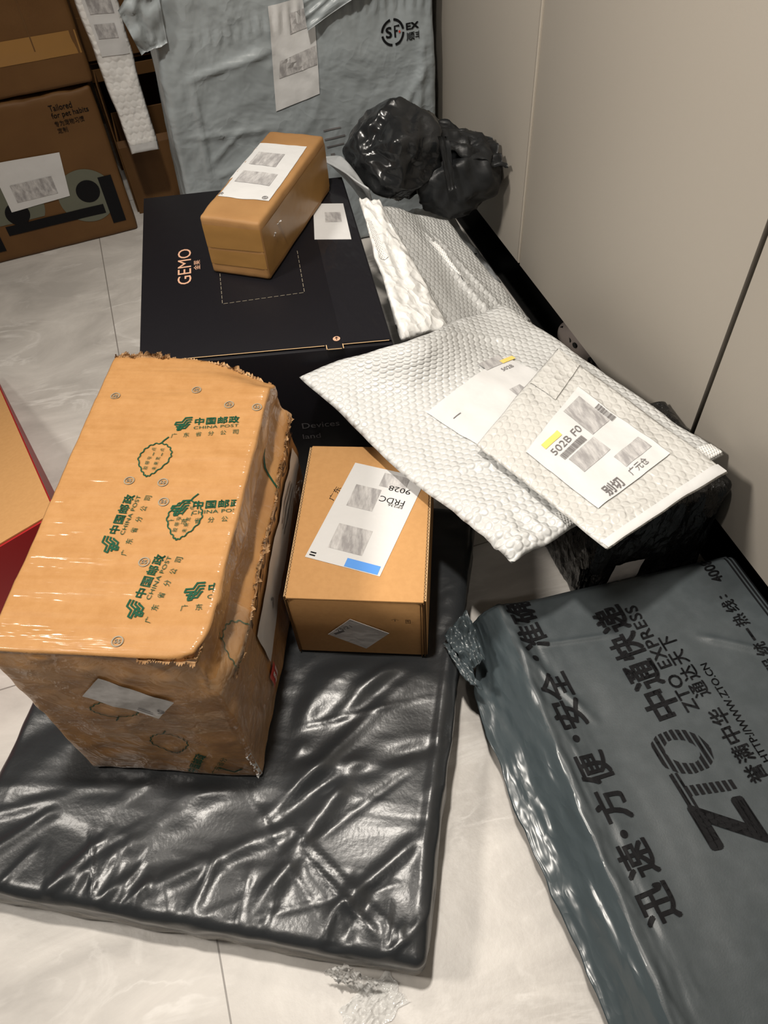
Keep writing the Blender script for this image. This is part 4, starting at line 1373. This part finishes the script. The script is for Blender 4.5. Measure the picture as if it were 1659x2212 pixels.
t, a1m, lu, lv = mailer('bubble_mailer', 'narrow white crinkled mailer squeezed against the right side of the black printed box', 'mailer',
                        [(0.306, 1.195, 0.309), (0.335, 1.180, 0.306), (0.362, 0.905, 0.232), (0.266, 0.862, 0.268)], 0.007, 'white_crinkle', seed=23, pinch=0.018,
                        fold=lambda u, v, a, b: 0.004 * (ridged(np.column_stack([u * 40, v * 18, u * 0]), 2, 24) - 0.8))
patch('seal_strip', t, a1m, [(0.004, 0.060), (0.014, 0.060), (0.022, 0.150), (0.008, 0.150)], 'embossed', 0.0015, 'embossed seal along the left edge', 10)

# long narrow bubble mailer leaning in front of the back boxes
t, stm, lu, lv = mailer('bubble_mailer', 'long narrow white bubble mailer hanging upright before the brown boxes at the back', 'mailer',
                        [(-0.052, 1.785, 0.187), (0.008, 1.785, 0.188), (0.012, 1.788, 0.56), (-0.072, 1.788, 0.57)], 0.006, 'bubble_small', seed=25, pinch=0.012, wob=0.003)
patch('seal_strip', t, stm, [(0.003, 0.003), (lu - 0.003, 0.003), (lu - 0.003, 0.022), (0.003, 0.022)], 'paper', 0.001, 'flat folded seal at the lower end')
lb = patch('shipping_label', t, stm, [(0.012, 0.20), (lu - 0.006, 0.20), (lu - 0.006, 0.36), (0.012, 0.36)], 'paper', 0.0012, 'faint white label near the top')
onto('thermal_print', each([rect(0.018, 0.232, 0.055, 0.258), rect(0.018, 0.275, 0.06, 0.30)], cell=0.008), stm(0.002), 'thermal', lb)

# the big bubble mailer on top of the heap
def b_sag(u, v):
    return -0.016 * np.exp(-((v - 0.45) / 0.28) ** 2) * np.exp(-((u - 0.0) / 0.35) ** 2) + 0.004 * np.sin(u * 5)
def b_fold(u, v, a, b):
    xy = np.column_stack([u, v])
    h = crease(xy, (a * 0.55, 0.02), (a * 0.85, 0.10), 0.006, 0.004) + crease(xy, (0.04, b * 0.62), (0.22, b * 0.82), 0.006, 0.005)
    h += crease(xy, (0.02, b * 0.80), (0.20, b * 0.86), 0.004, 0.004, True)
    # crumpled corner at the near end
    k = np.exp(-((u / 0.07) ** 2 + ((v - b) / 0.09) ** 2))
    h += k * 0.010 * (ridged(np.column_stack([u * 34, v * 34, u * 0]), 2, 27) - 0.7)
    return h
# u runs left->top edge (short side), v runs from there to the near / right end
t, bm_, lu, lv = mailer('bubble_mailer', 'largest white bubble mailer, lying across the carton and black parcel on top of the heap', 'mailer',
                        [(0.107, 0.842, 0.268), (0.470, 0.943, 0.222), (0.588, 0.520, 0.246), (0.263, 0.450, 0.255)], 0.008, 'bubble_white', seed=31, sag=b_sag, fold=b_fold, pinch=0.022,
                        shift=lambda u, v: (np.exp(-((u - 0.42) / 0.24) ** 2) * np.exp(-(v / 0.22) ** 2))[:, None] * np.array([[0.0, -0.070, 0.053]]))
BLU, BLV = lu, lv
patch('seal_strip', t, bm_, [(0.085, lv - 0.026), (0.190, lv - 0.026), (0.190, lv - 0.002), (0.085, lv - 0.002)], 'embossed', 0.0012, 'embossed heat seal at the near end')
patch('seal_strip', t, bm_, [(0.300, lv - 0.020), (lu - 0.003, lv - 0.020), (lu - 0.003, lv - 0.002), (0.300, lv - 0.002)], 'embossed', 0.0012, 'embossed heat seal at the right corner')
lb = patch('shipping_label', t, bm_, [(0.085, 0.165), (0.255, 0.120), (0.272, 0.200), (0.105, 0.300)], 'paper', 0.0022, 'white shipping label in the middle', 24)
onto('yellow_stamp', clip2(place(rect(0, 0, 0.026, 0.008), (0.238, 0.128), R(-5)), cell=0.006), bm_(0.0032), 'yellow_ink', lb, 'small yellow printed badge')
onto('thermal_print', each([place(rect(0, 0, 0.042, 0.020), (0.205, 0.118), R(-5)), place(rect(0, 0, 0.020, 0.040), (0.205, 0.190), R(-5))], cell=0.006), bm_(0.0029), 'thermal', lb)
onto('label_print', each([place(mfit('502B', 0, 0, 0.022, 0.007), (0.226, 0.152), R(-5)), place(rect(0, 0, 0.016, 0.0012), (0.105, 0.195), R(-15))], cell=0.006), bm_(0.0032), 'mid_ink', lb)

# the smaller flat mailer on top of it
def c_fold(u, v, a, b):
    xy = np.column_stack([u, v])
    return crease(xy, (0.02, b * 0.86), (a * 0.5, b * 0.93), 0.006, 0.003) + crease(xy, (a * 0.80, 0.0), (a * 0.80, b), 0.003, 0.0015) + crease(xy, (0.02, 0.02), (0.10, b * 0.30), 0.004, 0.002, True)
t, cm_, lu, lv = mailer('bubble_mailer', 'smaller white flat mailer with printed label, lying on the largest bubble mailer', 'mailer',
                        [(0.286, 0.620, 0.276), (0.471, 0.764, 0.265), (0.553, 0.471, 0.274), (0.356, 0.410, 0.288)], 0.0045, 'bubble_flat', seed=35, pinch=0.014, fold=c_fold, wob=0.002,
                        sag=lambda u, v: 0.002 * np.sin(PI * u) + 0 * v)
patch('seal_strip', t, cm_, [(0.002, lv - 0.013), (lu - 0.002, lv - 0.013), (lu - 0.002, lv - 0.001), (0.002, lv - 0.001)], 'paper', 0.0010, 'flat white seal along the near edge', 24)
patch('closing_flap', t, cm_, [(lu * 0.60, 0.004), (lu * 0.985, 0.004), (lu * 0.985, lv * 0.16), (lu * 0.60, lv * 0.20)], 'bubble_flat', 0.0020, 'square closing flap at the far end', 24)
lb = patch('shipping_label', t, cm_, [(lu * 0.16, lv * 0.28), (lu * 0.80, lv * 0.24), (lu * 0.80, lv * 0.80), (lu * 0.16, lv * 0.80)], 'paper', 0.0022, 'white shipping label covering the middle', 24)
onto('yellow_stamp', clip2(place(rect(0, 0, 0.034, 0.010), (lu * 0.26, lv * 0.32), R(4)), cell=0.006), cm_(0.0030), 'yellow_ink', lb, 'small yellow printed badge')
onto('thermal_print', each([rect(lu * 0.30, lv * 0.49, lu * 0.55, lv * 0.60), rect(lu * 0.56, lv * 0.28, lu * 0.74, lv * 0.48), rect(lu * 0.52, lv * 0.64, lu * 0.76, lv * 0.72)], cell=0.006), cm_(0.0029), 'thermal', lb)
onto('label_print', each([mfit('502B F0', lu * 0.26, lv * 0.425, 0.062, 0.011), join2(barcode(lu * 0.28, lv * 0.44, lu * 0.50, lv * 0.48, 4)),
                          place(join2(barcode(0, 0, 0.030, 0.010, 8)), (lu * 0.79, lv * 0.38), R(90)),
                          mfit('别切', lu * 0.27, lv * 0.79, 0.032, 0.017, bold=0.02), mfit('广元仓', lu * 0.50, lv * 0.775, 0.034, 0.011)], cell=0.006), cm_(0.0033), 'mid_ink', lb)

# ================================================================== stretch-wrapped black parcel by the wardrobe
wp = thing('wrapped_parcel', 'black stretch-wrapped parcel beside the wardrobe, below the white mailers', 'parcel', (0.408, 0.486, 0))
WW, WL, WH = 0.186, 0.175, 0.224
def wp_disp(P, N):
    return 0.0040 * fbm(P * 14, 2, 61) + 0.0020 * (ridged(P * np.array([30, 30, 14]), 2, 63) - 0.8)
def wp_shape(P):
    P = P.copy()
    P[:, 0] = np.minimum(P[:, 0], 0.1885)
    P[:, 2] = np.clip(P[:, 2], 0.0005, 0.2255)
    return P
wp_body, _, _ = grid_box(WW, WL, 0.0, WH - 0.003, 0.004, 0.012, wp_disp, wp_shape, 'wrapping', 'stretch_black', wp)
wpf = lambda off: drape(wp_body, (0, -1, 0), plane_map((0, 0, 0), (1, 0, 0), (0, 0, 1)), off)
lb = draped_sheet('shipping_label', [(0.028, 0.055), (0.074, 0.050), (0.080, 0.105), (0.034, 0.112)], wpf(0.002), 'paper_grey', wp, 'grey paper label on the front under the film')
tuck('loose_film', wp, [(-0.012, 0.010, 0.002), (0.004, 0.004, 0.002), (0.002, 0.006, 0.12), (-0.010, 0.012, 0.10)], 16, 7, 'stretch_black', 'loose tail of black stretch film', 0.006)

# ================================================================== black plastic bundle on the heap at the back
bd = thing('plastic_bundle', 'crumpled bundle of black plastic bag on the heap, in front of the grey courier bag', 'parcel', (0.452, 1.296, 0.196))
def blob(name, c, rad, seed, mat, n=90, m=60, lump=0.22, label=None, zmin=None, flatx=None):
    V = []
    th = np.linspace(0, 2 * PI, n, endpoint=False)
    ph = np.linspace(0.02, PI - 0.02, m)
    T, Ph = np.meshgrid(th, ph, indexing='ij')
    D = np.column_stack([(np.cos(T) * np.sin(Ph)).ravel(), (np.sin(T) * np.sin(Ph)).ravel(), np.cos(Ph).ravel()])
    r = 1 + lump * fbm(D * 1.2 + seed, 1, seed) + 0.11 * (ridged(D * 1.5 + seed * 2, 2, seed + 3) - 0.75)
    P = D * r[:, None] * np.array(rad) + np.array(c)
    if zmin is not None:
        P[:, 2] = np.maximum(P[:, 2], zmin)
    if flatx is not None:
        P[:, 0] = np.minimum(P[:, 0], flatx)
    idx = np.arange(n * m).reshape(n, m)
    Fc = []
    for i in range(n):
        j = (i + 1) % n
        for k in range(m - 1):
            Fc.append((idx[i, k], idx[i, k + 1], idx[j, k + 1], idx[j, k]))
    Fc.append(tuple(idx[:, 0]))
    Fc.append(tuple(idx[::-1, -1]))
    return mesh(name, P, Fc, mat, bd, True, label=label)
blob('bag_body', (-0.036, 0.02, 0.119), (0.088, 0.085, 0.078), 3, 'black_shiny')
blob('bag_end', (0.068, -0.010, 0.068), (0.085, 0.075, 0.072), 6, 'black_film_dull', flatx=0.145, label='dull bunched end of the bag')
tuck('bag_hood', bd, [(0.030, -0.060, 0.145), (0.030, 0.02, 0.165), (0.140, -0.005, 0.120), (0.135, -0.085, 0.095)], 26, 9, 'black_film_dull', 'open mouth of the bag folded over like a hood', 0.010)
tuck('bag_tie', bd, [(0.012, -0.062, 0.170), (0.030, -0.060, 0.165), (0.036, -0.090, 0.085), (0.020, -0.092, 0.085)], 12, 4, 'black_film_dull', 'black strap twisted round the bag', 0.004)

# ================================================================== grey parcel with big black print (front right)
zt = thing('printed_parcel', 'large dark grey plastic parcel with big black courier lettering on the floor at the right', 'parcel', (0.62, 0.15, 0))
ZX, ZY = 0.62, 0.15
def zback(x):
    return 0.463 - 0.095 * x
def zsurf(x, y):
    """height of the bag's top; x from -0.43 (left edge) to 0, y world-like 0..0.5"""
    ce = -0.350 - 0.030 * (1 - np.clip(y / 0.47, -0.5, 1))
    z = 0.048 + 0.046 * smooth(x, -0.425, ce + 0.004) - 0.006 * smooth(x, ce, ce + 0.07)
    z = z + 0.006 * np.exp(-((x - ce) / 0.012) ** 2)
    z = z - 0.022 * smooth(x, -0.012, 0.004) ** 2
    xy = np.column_stack([x, y])
    left = 1 - smooth(x, ce - 0.005, ce + 0.06)
    z = z + left * (0.0060 * fbm(np.column_stack([x * 34, y * 9, x * 0]), 3, 71) + 0.0020 * (ridged(np.column_stack([x * 30, y * 8, x * 0 + 2]), 2, 73) - 0.8))
    z = z + (1 - left) * 0.0022 * fbm(np.column_stack([x * 7, y * 6, x * 0]), 2, 75)
    for c in (((-0.33, 0.42), (-0.22, 0.40), 0.0028, 0.0022, False), ((-0.30, 0.30), (-0.36, 0.44), 0.006, 0.004, False),
              ((-0.12, 0.36), (-0.05, 0.31), 0.005, 0.003, False), ((-0.10, 0.24), (-0.02, 0.20), 0.006, 0.003, False)):
        z = z + crease(xy, *c)
    z = z - 0.012 * (1 - smooth(zback(x) - y, 0.0, 0.016)) ** 2
    return z
nx, ny = 210, 300
xs = np.linspace(-0.425, 0.004, nx)
Vt = []
s = np.linspace(0, 1, ny)
X = np.repeat(xs, ny)
S = np.tile(s, nx)
Y = -0.16 + S * (zback(X) + 0.16)
Xw = X + (1 - smooth(X, -0.425, -0.395)) * (0.006 * fbm(np.column_stack([Y * 14, X * 0, X * 0 + 5]), 3, 77) - 0.004 * np.sin(Y * 9)) + 0.032 * (1 - smooth(X, -0.425, -0.36)) * smooth(Y, 0.36, 0.49)
top = np.column_stack([Xw, Y - ZY, zsurf(X, Y)])
idx = np.arange(nx * ny).reshape(nx, ny)
rim = list(idx[:, 0]) + list(idx[-1, 1:]) + list(idx[-2::-1, -1]) + list(idx[0, -2:0:-1])
rimP = top[rim].copy()
cx, cy = -0.2, 0.0
ins = rimP.copy()
ins[:, 0] += np.where(rimP[:, 0] < -0.38, 0.028, np.where(rimP[:, 0] > -0.01, -0.006, 0.0))
ins[:, 1] += np.where(rimP[:, 1] > 0.26, -0.010, 0.0)
ins[:, 2] = 0.0005
mid = rimP * 0.5 + ins * 0.5
mid[:, 2] = rimP[:, 2] - 0.010
k0 = len(top)
nr = len(rim)
V = np.concatenate([top, mid, ins])
Fc = [tuple(q) for q in grid_faces(nx, ny)]
for i in range(nr):
    j = (i + 1) % nr
    Fc.append((rim[j], rim[i], k0 + i, k0 + j))
    Fc.append((k0 + j, k0 + i, k0 + nr + i, k0 + nr + j))
Fc.append(tuple(k0 + nr + i for i in range(nr)))
cen = np.array([V[list(q[:4])].mean(0) for q in Fc])
mi = (cen[:, 0] < -0.352 - 0.030 * (1 - np.clip((cen[:, 1] + ZY) / 0.47, -0.5, 1))).astype(int)
mi[(nx - 1) * (ny - 1):] = 0
mesh('bag', V, Fc, ['zto_film', 'zto_wrinkled'], zt, True, mi)
def ztm(off):
    return lambda p: np.column_stack([p[:, 0], p[:, 1] - ZY, zsurf(p[:, 0], p[:, 1]) + off])
UP = PI / 2
lim = dict(x0=-0.42, x1=0.002, y0=-0.15, y1=0.496, cell=0.007)
zp = []
big = [place(fit(ch, 0, 0, 0.038, h, bold=0.022), (bx, y), UP) for ch, y, bx, h in
       (('迅', 0.078, -0.316, 0.041), ('速', 0.124, -0.314, 0.041), ('方', 0.184, -0.313, 0.040), ('便', 0.229, -0.311, 0.041), ('安', 0.299, -0.309, 0.040),
        ('全', 0.338, -0.308, 0.040), ('准', 0.412, -0.306, 0.038), ('确', 0.452, -0.305, 0.038))]
zp += [join2(big[k:k + 2]) for k in (0, 2, 4, 6)]
zp += [disc(-0.335, y, 0.0045, 20) for y in (0.1705, 0.2865, 0.400)]
zp.append(join2([place(fit(ch, 0, 0, 0.038, 0.043, bold=0.024), (-0.194, 0.274 + i * 0.0425), UP) for i, ch in enumerate('中通快递')]))
zp.append(place(fit('ZTO EXPRESS', 0, 0, 0.158, 0.017, bold=0.012, spacing=1.1), (-0.1745, 0.272), UP))
zp.append(join2([place(fit(ch, 0, 0, 0.021, 0.024, bold=0.016), (-0.146, 0.172 + i * 0.0245), UP) for i, ch in enumerate('誉满中华')]))
zp.append(join2([place(fit(ch, 0, 0, 0.020, 0.022, bold=0.012), (-0.150, 0.285 + i * 0.0235), UP) for i, ch in enumerate('通达天下')]))
zp.append(place(fit('HTTP://WWW.ZTO.CN', 0, 0, 0.134, 0.0095, bold=0.006), (-0.1325, 0.190), UP))
zp.append(join2([place(fit(ch, 0, 0, 0.0185 if ch != '：' else 0.005, 0.020 if ch not in '一：' else (0.0035 if ch == '一' else 0.011), bold=0.012),
                       (-0.048 - (0.008 if ch == '一' else 0.004 if ch == '：' else 0), 0.262 + i * 0.0228), UP) for i, ch in enumerate('客服统一热线：')]))
zp.append(place(fit('4008-', 0, 0, 0.044, 0.0165, bold=0.014), (-0.040, 0.424), UP))
onto('printed_slogan', each(zp, **lim), ztm(0.0014), 'black_ink', zt)
# the big italic logo: solid Z, striped T and O
def strip_letter(ch, bands, x, w, h, bold, shear):
    return clip2(fit(ch, x, 0, w, h, bold=bold, shear=shear), bands=bands)
hh = 0.066
band = []
nb = 9
for i in range(nb):
    band += [hh * (i + 0.62) / nb, hh * (i + 1.0) / nb]
lg = [strip_letter('T', band, 0.058, 0.046, hh, 0.03, 0.30), strip_letter('O', band, 0.094, 0.056, hh, 0.03, 0.28),
      fit('Z', 0.0, 0, 0.066, hh, bold=0.045, shear=0.22)]
onto('logo_letter', each([place(p, (-0.186, 0.112), UP + R(2)) for p in lg], cell=0.007), ztm(0.0014), 'black_ink', zt, 'big italic logo letter')
stp = []
for i in range(4):
    x = -0.0205 + i * 0.0054
    stp.append(rect(x, 0.15, x + 0.0024, 0.457))
onto('printed_stripe', each(stp, cell=0.01), ztm(0.0014), 'black_ink', zt, 'black stripe along the right edge')
# twisted tail of film at the back left corner
tuck('film_tail', zt, [(-0.436, 0.318, 0.103), (-0.394, 0.342, 0.108), (-0.396, 0.270, 0.096), (-0.424, 0.262, 0.096)], 26, 15, 'zto_wrinkled', 'twisted tail of film at the back left corner', 0.012)
tuck('film_tail', zt, [(-0.439, 0.312, 0.097), (-0.420, 0.285, 0.094), (-0.416, 0.232, 0.092), (-0.432, 0.255, 0.094)], 18, 17, 'zto_wrinkled', 'loose fold hanging below the tail', 0.008)

# ================================================================== red box with its kraft inside up (left edge)
rb = thing('red_box', 'red box showing its plain kraft face, at the left edge beside the battered brown box', 'box', (-0.40, 0.95, 0))
def rl(p):
    return (p[0] + 0.40, p[1] - 0.95, p[2])
FR_, NR_ = (-0.425, 1.36), (-0.272, 0.792)
nl = (-0.62, 0.645)
fl_ = (-0.70, 1.30)
zf, zn = 0.020, 0.180
V = [rl((*FR_, 0.0006)), rl((*NR_, 0.0006)), rl((*nl, 0.0006)), rl((*fl_, 0.0006)), rl((*FR_, zf)), rl((*NR_, zn)), rl((*nl, zn)), rl((*fl_, zf))]
mesh('carton', V, [(3, 2, 1, 0), (4, 7, 6, 5), (0, 1, 5, 4), (1, 2, 6, 5), (2, 3, 7, 6), (3, 0, 4, 7)][::1], 'red_card', rb, False)
up = 0.003
ins_ = [np.array(rl((*p, z + up))) for p, z in ((FR_, zf), (NR_, zn), (nl, zn), (fl_, zf))]
c0 = sum(ins_) / 4
ins_ = [p + (c0 - p) * 0.012 for p in ins_]
V = [tuple(p) for p in ins_] + [tuple(p - np.array([0, 0, up - 0.0004])) for p in ins_]
mesh('kraft_panel', V, [(0, 3, 2, 1), (4, 5, 6, 7), (0, 1, 5, 4), (1, 2, 6, 5), (2, 3, 7, 6), (3, 0, 4, 7)], 'kraft', rb, False, label='plain kraft face with a raw front edge')
